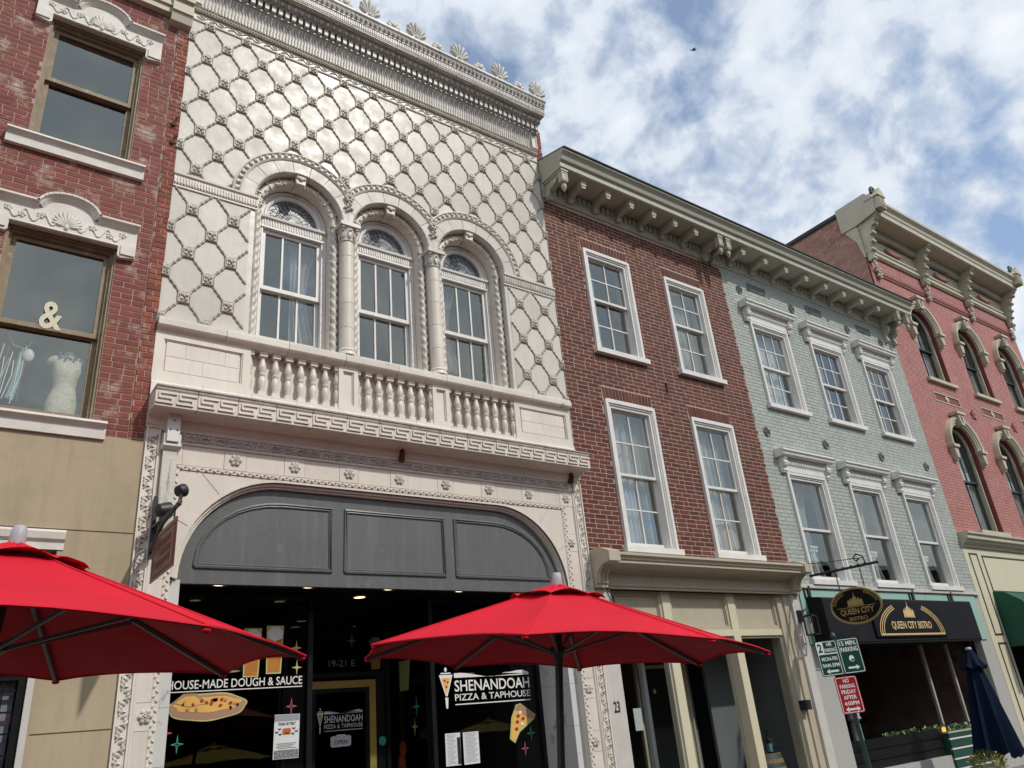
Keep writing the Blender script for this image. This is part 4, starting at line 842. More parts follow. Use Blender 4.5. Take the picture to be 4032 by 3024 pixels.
    mq = lambda L_: [(6.02+(x-5.98)*.93, 1.49+(z-1.34)*.66) for x, z in L_]; blob(mq([(5.98, 1.42), (6.03, 1.78), (6.12, 2.0), (6.20, 2.02), (6.44, 1.80), (6.40, 1.72), (6.15, 1.52), (6.06, 1.34)]), 'vinyl_lime', RW); blob(mq([(6.0, 1.43), (6.05, 1.77), (6.13, 1.97), (6.40, 1.78), (6.14, 1.54), (6.06, 1.38)]), 'vinyl_cheese', RW, .002); blob(mq([(6.09, 1.93), (6.15, 2.0), (6.22, 2.0), (6.43, 1.81), (6.40, 1.74), (6.30, 1.76)]), 'vinyl_crust', RW, .004)
    for (x, z, m) in ((6.14, 1.80, 'vinyl_red'), (6.12, 1.70, 'vinyl_red'), (6.22, 1.75, 'vinyl_red'), (6.10, 1.58, 'vinyl_red'), (6.18, 1.86, 'vinyl_white'), (6.20, 1.66, 'vinyl_white')): blob(mq(ell(x, z, .03, .03, .5, 9)), m, RW, .006)
    spark(6.35, 1.585, .092, 'vinyl_green', RW); spark(6.24, 1.42, .085, 'vinyl_pink', RW)
    # side-window and transom decals
    for (u, z, s, m) in ((.30, 2.00, .11, 'vinyl_green'), (.35, 1.78, .10, 'vinyl_lime')):
        p = [((s if t % 2 == 0 else s*.22)*.72*math.cos(PI/4*t+PI/2)+u, (s if t % 2 == 0 else s*.22)*math.sin(PI/4*t+PI/2)+z) for t in range(8)]; b = MB(); b.M = SWM; b.prism(p, -.004, -.003); b.build('sparkle', m, side)
    b = MB(); b.M = SWM
    for (u, z) in ((.62, 1.55), (.66, 1.40), (.60, 1.28)): b.prism(ell(u, z, .075, .085), -.004-.001*z, -.003-.001*z)
    b.build('tomato_decal', 'vinyl_red', side)
    b = MB(); b.M = SWM
    for q in range(4): b.prism([(.46+.05*q, 2.2), (.50+.05*q, 2.2), (.54+.06*q-.06, 2.55), (.47+.06*q-.06, 2.55)], -.004-.0006*q, -.003-.0006*q)
    b.build('celery_decal', 'vinyl_lime', side)
    b = MB(); b.prism([(4.66, 2.50), (4.78, 2.50), (4.80, 2.74), (4.64, 2.74)], YD-.013, YD-.012); b.build('beer_decal', 'vinyl_beer', DT); b = MB(); b.prism(ell(4.72, 2.82, .085, .075, 0, 20, .08), YD-.015, YD-.014); b.build('foam_decal', 'vinyl_grey', DT)
    p = [((.10 if t % 2 == 0 else .025)*.7*math.cos(PI/4*t+PI/2)+4.39, (.10 if t % 2 == 0 else .025)*math.sin(PI/4*t+PI/2)+2.85) for t in range(8)]; MB().prism(p, YD-.014, YD-.013).build('sparkle', 'vinyl_green', DT)
    MB().prism(ell(4.79, 1.66, .05, .052), YD-.03, YD-.025).build('round_sticker', 'vinyl_teal', B)
    return B
TB = terracotta()

# things on or behind the shop glass
def taped(name, label, cat, x0, x1, z0, z1, y, m='paper', group=None):
    b = MB(); b.box(x0-(x0+x1)/2, x1-(x0+x1)/2, -.001, .001, z0-(z0+z1)/2, z1-(z0+z1)/2); o = b.build(name, m, None, M=T((x0+x1)/2, y, (z0+z1)/2, 0, None, rnd.uniform(-.015, .015))); o['label'] = label; o['category'] = cat
    if group: o['group'] = group
    return o
po = taped('poster', 'trunk or treat poster with orange pumpkin taped inside the left shop window', 'poster', 3.06, 3.33, 1.58, 2.0, .688)
def on_poster():
    PM = Matrix(((.75, 0, 0, 3.06-2.97*.75), (0, 1, 0, 0), (0, 0, .724, 1.58-1.28*.724), (0, 0, 0, 1)))
    y = .684; cx = 3.15
    MB().box(2.975, 3.325, y, y+.001, 1.775, 1.855).build('header', 'paper_grey', po, M=PM); letters('TRUNK OR TREAT', 'vinyl_dark', .01, po, cx, y, 1.715, .25, .04, PM)
    b = MB()
    for q in range(5): b.sphere((cx+(q-2)*.020, y, 1.635), (.022, .002, .045), 8, 6)
    b.build('pumpkin', 'pumpkin', po, M=PM); b = MB()
    for s_ in (-1, 1): b.prism([(cx+s_*.030, 1.645), (cx+s_*.012, 1.645), (cx+s_*.02, 1.662)], y-.004, y-.003)
    b.prism([(cx-.035, 1.622), (cx+.035, 1.622), (cx+.02, 1.606), (cx-.02, 1.606)], y-.004, y-.003)
    for s_ in (-1, 1):
        for (dx, z) in ((.10, 1.67), (.14, 1.63), (.09, 1.60)): b.prism([(cx+s_*dx-.028, z+.012), (cx+s_*dx, z+.004), (cx+s_*dx+.028, z+.014), (cx+s_*dx+.012, z-.012), (cx+s_*dx-.012, z-.010)], y-.001, y)
    b.build('bats', 'vinyl_dark', po, M=PM); b = MB()
    for k in range(4): b.box(cx-.14+.02*(k % 2), cx+.14-.03*(k % 3), y, y+.001, 1.475-.02*k, 1.483-.02*k)
    b.build('print_lines', 'vinyl_grey', po, M=PM); MB().box(2.98, 3.32, y, y+.001, 1.29, 1.395).build('printed_photo', 'photo_print', po, M=PM)
on_poster()
m1 = taped('menu_sheet', 'white menu sheet with dark margin, left of two in the right shop window', 'menu', 5.095, 5.30, 1.325, 1.67, .688); m2 = taped('menu_sheet', 'plain white menu sheet, right of two in the right shop window', 'menu', 5.34, 5.56, 1.32, 1.665, .688)
MB().box(5.255, 5.297, .684, .685, 1.335, 1.62).build('margin', 'vinyl_dark', m1)
for m_, xa, xb in ((m1, 5.11, 5.245), (m2, 5.355, 5.54)):
    b = MB()
    for k in range(22): b.box(xa+.01*(k % 3), xb-.015*(k % 4), .6845, .6855, 1.65-.0145*k, 1.6535-.0145*k)
    b.build('print_lines', 'paper_grey', m_)
os_ = thing('open_sign', (4.27, 1.66, 1.5), 'small white OPEN plaque hung on the glass of the shop door', 'sign')
MB().prism([(4.10+(x-4.11)*.67, 1.64+(z-1.60)*.55) for x, z in [(4.11, 1.62), (4.15, 1.60), (4.46, 1.60), (4.50, 1.62), (4.50, 1.80), (4.46, 1.82), (4.40, 1.82), (4.38, 1.845), (4.23, 1.845), (4.21, 1.82), (4.15, 1.82), (4.11, 1.80)]], 1.655, 1.662).build('plaque', 'paper', os_); letters('OPEN', 'vinyl_dark', .01, os_, 4.23, 1.652, 1.668, .17, .045)
pl_ = thing('pendant_lamp', (2.82, 1.9, 2.6), 'white drum pendant lamp hanging inside the left shop window', 'lamp')
MB().lathe([(.16, 2.56), (.16, 2.80)], (2.95, 2.0, 0), 18, cap=False).build('shade', 'curtain_cream', pl_, 40); MB().lathe([(.14, 2.565), (.001, 2.566)], (2.95, 2.0, 0), 16, cap=False).build('diffuser', 'lamp_dim', pl_); MB().tube([(2.95, 2.0, 2.80), (2.95, 2.0, 3.23)], .012, 6).build('rod', 'black_metal', pl_)

# ================================================================== red brick building (left)
def red_building():
    X0, X1 = -2.3, 1.40; SE = 1.25
    B = thing('red_brick_building', (-.45, 0, .15), 'weathered red brick building with carved white window hoods above tan stucco', 'building')
    OP = [(-.05, .93, 7.79, 9.50), (-.05, .93, 4.69, 6.66)]
    wall = MB().plate(rect(X0, X1-.002, 4.40, 10.6), [rect(*o) for o in OP], .0015, .30).build('wall', 'mortar_red', B)
    bl = [brect(a-.005, b+.005, c-.02, d+.02) for a, b, c, d in OP]+[brect(-.21, 1.10, zt-.10, zt+.30) for zt in (9.50, 6.66)]+[brect(.10, .75, zt+.29, zt+.36) for zt in (9.50, 6.66)]+[brect(-.18, 1.06, 7.62, 7.80), brect(-.18, 1.03, 4.5, 4.70)]
    brickwork(wall, X0, SE, 4.56, 10.45, bl, .0665, .222, .009, 'brick_red', 'brick_red_mass', header=7, proud=.002)
    ow = MB().box(SE+.012, X1-.004, -.012, .004, 4.56, 10.1).build('corner_pier', 'mortar_red', B)
    brickwork(ow, SE+.012, X1-.004, 4.57, 10.08, [], .0675, .15, .010, 'brick_orange', 'brick_orange', y=-.012)
    for k, (xa, xb, za, zb) in enumerate(OP):
        win = MB().frame(xa, xb, za, zb, .045, .06, .14, .03).build('window', 'tan_wood', B)
        f = MB(); f.frame(xa+.0, xb-.0, za, zb, .022, .02, .06, .0); f.build('brick_mould', 'tan_wood', win)
        ms = (za+zb)/2+(.07 if k == 0 else -.03)
        sash(win, xa+.045, xb-.045, ms-.025, zb-.045, .105, 1, 1, 'tan_wood', .05, g='glass_sky'); sash(win, xa+.045, xb-.045, za+.03, ms+.02, .147, 1, 1, 'tan_wood', .05, g='glass_sky', botr=.075)
        s_ = MB(); xe = 1.085 if k == 0 else 1.05
        s_.prism_x([(.10, za+.02), (-.105, za-.02), (-.110, za-.045), (-.085, za-.055), (-.060, za-.085), (-.055, za-.185), (.02, za-.185), (.02, za-.01)], -.235, xe); s_.build('sill', 'white_worn', win)
        # hood
        zt = zb; hx0, hx1 = -.215, 1.10; cx = (xa+xb)/2
        arcp = [(cx+.235*math.cos(PI*t/12), zt+.27+.15*math.sin(PI*t/12)) for t in range(13)]
        poly = [(hx0, zt-.10), (hx0+.14, zt-.12), (xa, zt-.10), (xa, zt), (xb, zt), (xb, zt-.10), (hx1-.14, zt-.12), (hx1, zt-.10), (hx1, zt+.27)]+arcp+[(hx0, zt+.27)]
        hood = MB().prism(poly, -.055, .01).build('window_hood', 'white_worn', win)
        c_ = MB(); path = [(hx1+.01, zt+.262), (cx+.27, zt+.262)]+[(cx+.25*math.cos(PI*t/14), zt+.275+.145*math.sin(PI*t/14)) for t in range(1, 14)]+[(cx-.27, zt+.262), (hx0-.01, zt+.262)]
        prof = [(-.060, -.045), (-.070, -.03), (-.085, -.02), (-.10, .005), (-.125, .012), (-.125, .034), (0, .036), (0, -.045)]
        for (p, q) in zip(path, path[1:]):
            dx, dz = q[0]-p[0], q[1]-p[1]; l = math.hypot(dx, dz); nx_, nz_ = dz/l, -dx/l
            if nz_ < 0: nx_, nz_ = -nx_, -nz_
            vs = [(p[0]+nx_*o, y, p[1]+nz_*o) for y, o in prof]+[(q[0]+nx_*o, y, q[1]+nz_*o) for y, o in prof]; m = len(prof)
            c_.add(vs, [(i, (i+1) % m, m+(i+1) % m, m+i) for i in range(m)]+[tuple(range(m)), tuple(range(2*m-1, m-1, -1))])
        c_.build('hood_moulding', 'white_worn', win)
        e = MB()
        for sg in (-1, 1): e.box(*(sorted((cx+sg*.515, cx+sg*.655))), -.072, -.05, zt-.085, zt+.03)
        e.tube([(xa, -.058, zt+.012), (xb, -.058, zt+.012)], .012, 5); e.build('hood_block', 'white_worn', win)
        r_ = MB()
        for j in range(11): a = PI/2+(j-5)*.27; petal(r_, cx, zt+.075, a, .02, .205-.012*abs(j-5), .018, -.060, .018)
        r_.sphere((cx, -.064, zt+.07), (.022, .02, .035), 7, 5)
        for sg in (-1, 1):
            r_.tube([(cx+sg*(.03+.50*t/24), -.058, zt+.115+.060*math.sin(t*.80+.9)*(1 if t > 3 else t/3)) for t in range(25)], .011, 5)
            for (d, z) in ((.235, .145), (.40, .105), (.52, .15)):
                for q in range(5): a = 2*PI*q/5; r_.sphere((cx+sg*d+.024*math.cos(a), -.058, zt+z+.024*math.sin(a)), (.017, .014, .017), 6, 4)
                r_.sphere((cx+sg*d, -.064, zt+z), .011, 6, 4)
        r_.build('hood_carving', 'white_worn', win, 60)
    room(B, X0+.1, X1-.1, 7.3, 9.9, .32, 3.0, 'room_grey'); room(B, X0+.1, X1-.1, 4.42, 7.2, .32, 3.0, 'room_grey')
    # cornice at the top
    c = MB(); c.prism_x([(.01, 10.24), (-.09, 10.24), (-.09, 10.33), (-.12, 10.34), (-.12, 10.50), (-.16, 10.52), (-.16, 11.0), (.01, 11.0)], X0, 1.145); cn = c.build('cornice', 'trim_tan', B)
    e = MB(); e.prism_x([(.01, 10.10), (-.11, 10.12), (-.14, 10.235), (-.14, 10.245), (-.165, 10.25), (-.165, 10.36), (-.15, 10.37), (-.15, 10.44), (-.19, 10.45), (-.19, 11.0), (.01, 11.0)], 1.147, 1.395); e.build('cornice_end_block', 'trim_tan', cn)
    # stucco front below
    low = MB().plate(rect(X0, X1-.002, .15, 4.545), [rect(-1.3, .76, .70, 2.46), rect(-1.3, .80, 3.0, 3.44)], -.025, .10).build('stucco_wall', 'stucco_tan', B)
    for z in (3.625, 1.95): MB().box(X0 if z > 3 else .80, X1-.003, -.0275, -.022, z-.004, z+.004).build('joint', 'rust_iron', low)
    MB().prism_x([(.0, 3.615), (-.06, 3.61), (-.07, 3.59), (-.06, 3.53), (-.035, 3.50), (-.035, 3.44), (0, 3.44)], -1.4, .845).build('sign_board', 'white_worn', B)
    w = MB().frame(-1.32, .78, .68, 2.48, .05, -.04, .06).build('shop_window', 'stone_pale', B); MB().frame(-1.27, .73, .73, 2.43, .06, -.01, .05).build('sash', 'near_black', w)
    g = MB()
    for k in range(16): x = -1.2+k*.118; g.box(x-.007, x+.007, .01, .03, .79, 2.37)
    for k in range(10): z = .85+k*.16; g.box(-1.2, .67, .008, .032, z-.007, z+.007)
    g.build('window_grille', 'near_black', w); MB().box(-1.2, .66, .09, .10, .79, 2.37).build('paper_blind', 'paper_grey', w); pane(w, -1.2, .67, .79, 2.37, .045, 'glass_shop', .001)
    room(B, -1.4, .85, .6, 3.5, .11, 1.2, 'dark_room')
    shell(B, X0, X1, 10.9, 'brick_red')
    for (x, z) in ((1.33, 8.55), (1.34, 8.28)):
        b = MB(); b.lathe([(.028, -.03), (.028, .0)], (x, -.02, z), 10, 'y'); b.tube([(x, -.03, z+.02), (x+.02, -.05, z+.09), (x+.045, -.03, z+.14)], .010, 5); b.build('iron_hook', 'rust_iron', B)
    return B
RB = red_building()

# ================================================================== shared carpentry
def big_bracket(m):
    b = MB(); p = [(0, -.34), (-.05, -.33), (-.085, -.27), (-.075, -.22), (-.11, -.19), (-.20, -.165), (-.29, -.12), (-.36, -.06), (-.42, -.055), (-.42, 0), (0, 0)]
    b.prism_x(p, -.05, .05); b.box(-.062, .062, -.455, -.36, -.235, -.02); b.box(-.075, .075, -.47, 0, -.035, -.002); b.frame(-.062, .062, -.215, -.05, .018, -.463, -.455)
    b.lathe([(.018, -.235), (.030, -.25), (.020, -.265), (.042, -.285), (.048, -.32), (.034, -.365), (.014, -.39), (.020, -.40), (.004, -.42)], (0, -.405, 0), 10)
    for sx_ in (-1, 1):
        b.lathe([(.050, 0), (.050, .012)], (sx_*.056-.006, -.26, -.115), 12, 'x'); b.lathe([(.065, 0), (.065, .010)], (sx_*.055-.005, -.06, -.24), 12, 'x')
    return b.mesh('bracket', m, 40)
def small_bracket(m):
    b = MB(); p = [(0, -.23), (-.05, -.225), (-.075, -.18), (-.065, -.15), (-.12, -.13), (-.22, -.12), (-.30, -.085), (-.36, -.08), (-.36, 0), (0, 0)]
    b.prism_x(p, -.045, .045); b.box(-.055, .055, -.405, -.31, -.12, -.015); b.box(-.066, .066, -.42, 0, -.03, -.002); b.lathe([(.038, 0), (.038, .010)], (.045, -.055, -.175), 10, 'x'); b.lathe([(.038, 0), (.038, .010)], (-.055, -.055, -.175), 10, 'x')
    b.prism([(-.035, -.165), (.035, -.165), (.05, -.12), (-.05, -.12)], -.395, -.32); return b.mesh('bracket', m, 40)
EV = [(y_, 9.935+(z_-9.935)*.68) for y_, z_ in [(.02, 9.935), (-.52, 9.935), (-.52, 9.955), (-.535, 9.957), (-.535, 10.10), (-.55, 10.105), (-.55, 10.125), (-.575, 10.13), (-.59, 10.17), (-.60, 10.25), (-.64, 10.31), (-.66, 10.32), (-.66, 10.37), (-.62, 10.40), (.02, 10.66)]]
def eave(B, x0, x1, m, ends):
    e = MB().prism_x(EV, x0, x1).build('eave', m, B, 25)
    MB().prism_x([(y_, 9.936+(z_-9.935)*.68) for y_, z_ in [(-.685, 10.372), (-.688, 10.402), (-.62, 10.435), (.3, 10.82), (1.5, 11.12), (1.5, 11.08), (.02, 10.67), (-.62, 10.401), (-.665, 10.3715)]], x0, x1).build('roof', 'roof_dark', B)
    MB().prism_x([(.02, 9.66), (-.02, 9.66), (-.035, 9.675), (-.035, 9.755), (-.045, 9.765), (-.045, 9.934), (.02, 9.934)], x0, x1).build('frieze_board', m, e)
    return e

# ================================================================== brown brick building
def casing_window(B, x0, x1, zs, zt, meet, cols, rt, rb_, m='white_paint', curt=None, g='glass_sky', sillx=.04, sillh=.09):
    """white moulded casing, two sashes, sill; zs = sill underside, zt = casing top"""
    z0 = zs+sillh
    win = MB().frame(x0, x1, z0, zt, .050, -.050, .10, 0).build('window', m, B)
    MB().frame(x0+.050, x1-.050, z0, zt-.050, .028, -.030, .10, 0).build('casing_step', m, win); MB().frame(x0+.078, x1-.078, z0, zt-.078, .040, -.012, .16, 0).build('casing_step', m, win)
    q = MB(); q.tube([(x0+.052, -.034, z0), (x0+.052, -.034, zt-.052), (x1-.052, -.034, zt-.052), (x1-.052, -.034, z0)], .012, 6); q.build('casing_bead', m, win)
    a, b2 = x0+.116, x1-.116
    MB().box(x0+.03, x1-.03, -.04, .02, zt-.002, zt+.018).build('drip_cap', m, win)
    sash(win, a, b2, meet-.02, zt-.105, .045, cols, rt, m, .042, .020, g); sash(win, a, b2, z0+.0, meet+.025, .092, cols, rb_, m, .042, .020, g, botr=.085)
    MB().prism_x([(.12, zs+sillh+.012), (-.085, zs+sillh-.008), (-.085, zs), (.02, zs-.002)], x0-sillx, x1+sillx*1.7).build('sill', m, win)
    return win, (a, b2, z0, zt)
def brown_building():
    X0, X1 = 7.062, 11.53
    B = thing('brown_brick_building', (9.3, 0, .15), 'dark red brick building with white mortar, four white sash windows and bracketed eave', 'building')
    OP = [(7.78, 8.84, 6.92, 8.88, 7.98), (9.71, 10.78, 6.92, 8.88, 7.98), (7.78, 8.84, 3.77, 6.12, 4.96), (9.71, 10.78, 3.77, 6.12, 4.96)]
    wall = MB().plate(rect(X0, X1, 3.55, 9.80), [rect(o[0]+.06, o[1]-.06, o[2]+.02, o[3]-.06) for o in OP], .0005, .30).build('wall', 'mortar_brown', B)
    JA = .222
    bl = [brect(o[0]-.012, o[1]+.012, o[2]-.002, o[3]+.012) for o in OP]+[brect(o[0]-.012, o[1]+.012, o[3], o[3]+JA) for o in OP]+[brect(o[0]-.05, o[1]+.08, o[2], o[2]+.09) for o in OP]
    brickwork(wall, X0+.004, X1, 3.60, 9.68, bl, .0691, .222, .0108, 'brick_brown', 'brick_brown_mass', header=6, proud=.0025)
    sb = MB().cham(-.5, .5, -.006, .03, -.5, .5, .04); sb.v = [(a, b2 if b2 < 0 or abs(b2-.03) < 1e-6 else -.003, c) for a, b2, c in sb.v]; sm = sb.mesh('brick', 'brick_brown')
    for o in OP:
        n = 15; w = (o[1]-o[0])/n
        for k in range(n): link('brick', sm, wall, T(o[0]+w*(k+.5), -.001, o[3]+JA/2+.008, 0, (w-.013, 1, JA-.014), (k-7)*.012))
    for k, o in enumerate(OP):
        win, (a, b2, z0, zt) = casing_window(B, *o, 2, 2, 2)
        if k >= 2: curtain(win, a, a+(b2-a)*.55, z0+.02, zt-.1, .22, 'curtain', .03, 5); curtain(win, a+(b2-a)*.62, b2, z0+.02, zt-.1, .24, 'curtain_cream', .03, 4)
        if k == 0: curtain(win, a, a+.30, z0, zt-.1, .24, 'curtain_cream', .03, 3)
        if k == 1: curtain(win, a, b2, z0, zt-.1, .30, 'curtain_cream', .03, 6)
    room(B, X0+.1, X1-.1, 6.6, 9.3, .32, 3.0); room(B, X0+.1, X1-.1, 3.56, 6.4, .32, 3.0)
    e = eave(B, X0, X1-.002, 'trim_grey', None); bg, sm_ = big_bracket('trim_grey'), small_bracket('trim_grey')
    for x in (7.16, 11.03, 11.26): link('bracket', bg, e, T(x, -.045, 9.934))
    for x in (7.62, 8.18, 8.735, 9.29, 9.845, 10.41): link('bracket', sm_, e, T(x, -.045, 9.934))
    dm = MB().box(-.028, .028, -.085, -.04, 9.79, 9.90).mesh('dentil', 'trim_grey'); x = 7.30
    while x < 11.5:
        if all(abs(x-q) > .085 for q in (7.16, 11.03, 11.26, 7.62, 8.18, 8.735, 9.29, 9.845, 10.41)): link('dentil', dm, e, T(x, 0, 0))
        x += .108
    MB().box(9.265, 9.285, -.03, 0, 6.50, 6.68).build('anchor_plate', 'rust_iron', B)
    # ---- shopfront
    sf = MB().prism_x([(.02, 3.26), (-.03, 3.26), (-.03, 3.29), (-.05, 3.295), (-.05, 3.325), (-.03, 3.33), (-.03, 3.455), (-.10, 3.50), (-.20, 3.53), (-.32, 3.545), (-.32, 3.585), (-.34, 3.59), (-.355, 3.62), (-.38, 3.64), (-.38, 3.675), (.02, 3.735)], 7.27, 11.37).build('shop_cornice', 'trim_tan', B, 25)
    for xa, xb in ((7.068, 7.268), (11.372, 11.56)):
        b = MB(); b.prism_x([(.02, 3.26), (-.09, 3.26), (-.09, 3.30), (-.11, 3.31), (-.12, 3.40), (-.16, 3.47), (-.24, 3.525), (-.34, 3.545), (-.40, 3.55), (-.40, 3.68), (-.22, 3.76), (.02, 3.76)], xa, xb)
        for k in range(3): x = xa+(xb-xa)*(k+.5)/3; b.tube([(-.0+x, -.115, 3.31), (x, -.125, 3.40), (x, -.165, 3.475), (x, -.245, 3.53)], .018, 6)
        b.build('end_console', 'trim_tan', sf, 30)
    MB().box(7.07, 7.36, -.012, .14, .15, 3.258).build('stone_pilaster', 'stone_pale', B)
    letters('23', 'black_metal', .02, B, 7.205, -.016, 1.72, .105, .135)
    MB().box(11.36, 11.56, -.012, .14, .15, 3.258).build('stone_pilaster', 'stone_pale', B); MB().box(11.20, 11.358, .03, .32, .15, 3.258).build('jamb_board', 'trim_tan', B); MB().box(11.06, 11.198, .06, .32, .15, 3.258).build('jamb_board', 'cream_trim', B)
    YG = .10
    for (xa, xb) in ((7.362, 7.42), (8.43, 8.59), (9.86, 10.02)): MB().box(xa, xb, YG-.02, YG+.14, .15, 3.258).build('post', 'cream_paint', sf)
    for (xa, xb) in ((7.42, 8.43), (8.59, 9.86), (10.02, 11.06)):
        p = MB(); p.box(xa, xb, YG+.04, YG+.08, 2.64, 3.258); p.frame(xa+.0, xb-.0, 2.73, 3.258, .05, YG, YG+.04); p.frame(xa+.05, xb-.05, 2.78, 3.208, .016, YG+.02, YG+.04); p.box(xa, xb, YG-.012, YG+.04, 2.64, 2.732); p.build('transom_panel', 'trim_tan', sf)
        MB().box(xa, xb, YG-.018, YG+.10, 2.635, 2.725).build('transom_rail', 'cream_paint', sf)
    for (xa, xb) in ((7.42, 8.43), (10.02, 11.06)):
        w = MB().frame(xa, xb, .55, 2.635, .035, YG+.01, YG+.07).build('shop_window', 'cream_trim', B); pane(w, xa+.035, xb-.035, .585, 2.60, YG+.04, 'glass_shop', .0015); MB().box(xa, xb, YG, YG+.1, .15, .55).build('bulkhead', 'cream_trim', B)
    # entry recess with door
    YD = 1.15
    d = MB().frame(8.80, 9.80, .16, 2.62, .10, YD-.05, YD+.05).build('door', 'cream_trim', B); MB().box(8.90, 9.70, YD, YD+.045, .18, 2.22).build('door_leaf', 'near_black', d); MB().frame(8.96, 9.64, .8, 2.15, .05, YD-.012, YD).build('door_moulding', 'near_black', d)
    k_ = MB(); k_.box(9.60, 9.665, YD-.02, YD, .98, 1.20); k_.sphere((9.63, YD-.06, 1.12), .035, 10, 6); k_.sphere((9.63, YD-.045, 1.02), .022, 8, 5); k_.box(9.60, 9.665, YD-.02, YD, .60, .9); k_.build('door_lock', 'brass', d, 40); MB().prism([(9.08+.03*math.cos(t*PI/6), 1.98+.035*math.sin(t*PI/6)) for t in range(12)], YD-.016, YD-.014).build('sticker', 'vinyl_cheese', d)
    sw = MB(); sw.frame(8.80, 9.80, 2.30, 2.62, .05, YD-.06, YD-.052); sw.build('transom_bar', 'cream_trim', d)
    for x, fl in ((8.59, 1), (9.86, -1)):
        m = T(x-.02*fl, YG+.14, 0, R(90-8*fl)); b = MB(); b.M = m; b.frame(0, .90, .55, 2.62, .06, -.02, .02); s_ = b.build('side_window', 'cream_trim', B); me = MB().add([(.06, 0, .61), (.84, 0, .61), (.84, 0, 2.56), (.06, 0, 2.56)], [(0, 1, 2, 3)]).mesh('pane', 'glass_shop'); link('pane', me, s_, m)
        b = MB(); b.M = m; b.box(0, .9, -.02, .02, .15, .55); b.build('bulkhead', 'cream_trim', B)
    MB().box(7.40, 11.2, .16, 3.6, 2.66, 2.70).build('ceiling', 'shop_grey', B); MB().box(7.40, 11.2, .11, 3.6, .15, .165).build('floor', 'barrel_wood', B)
    MB().box(10.06, 11.2, .95, 1.0, .16, 2.66).build('display_back', 'shop_grey', B); MB().box(7.4, 8.6, 2.6, 2.65, .16, 2.66).build('display_back', 'dark_room', B); MB().box(9.90, 9.96, 1.2, 3.4, .16, 2.66).build('partition', 'shop_grey', B)
    MB().box(7.30, 7.40, .15, 3.5, .16, 2.7).build('partition', 'shop_grey', B); MB().box(11.2, 11.3, .15, 3.5, .16, 2.7).build('partition', 'shop_grey', B); MB().box(7.4, 11.2, 3.5, 3.6, .16, 2.7).build('rear_wall', 'dark_room', B)
    f = MB().frame(7.75, 8.36, .5, 2.45, .07, .55, .62).build('inner_frame', 'plaster_white', B); MB().box(8.0, 8.15, .53, .535, 1.48, 1.76).build('notice', 'paper', B)
    MB().tube([(7.30, -.03, 3.5), (7.31, -.03, 3.24), (7.36, -.05, 3.16), (7.40, -.03, 3.06), (7.37, -.02, 2.7)], .012, 6).build('cable', 'black_metal', B)
    MB().box(11.05, 11.19, -.06, .06, 1.52, 1.66).build('alarm_box', 'black_metal', B)
    shell(B, X0, X1, 9.9, 'brick_side')
    return B
BB = brown_building()

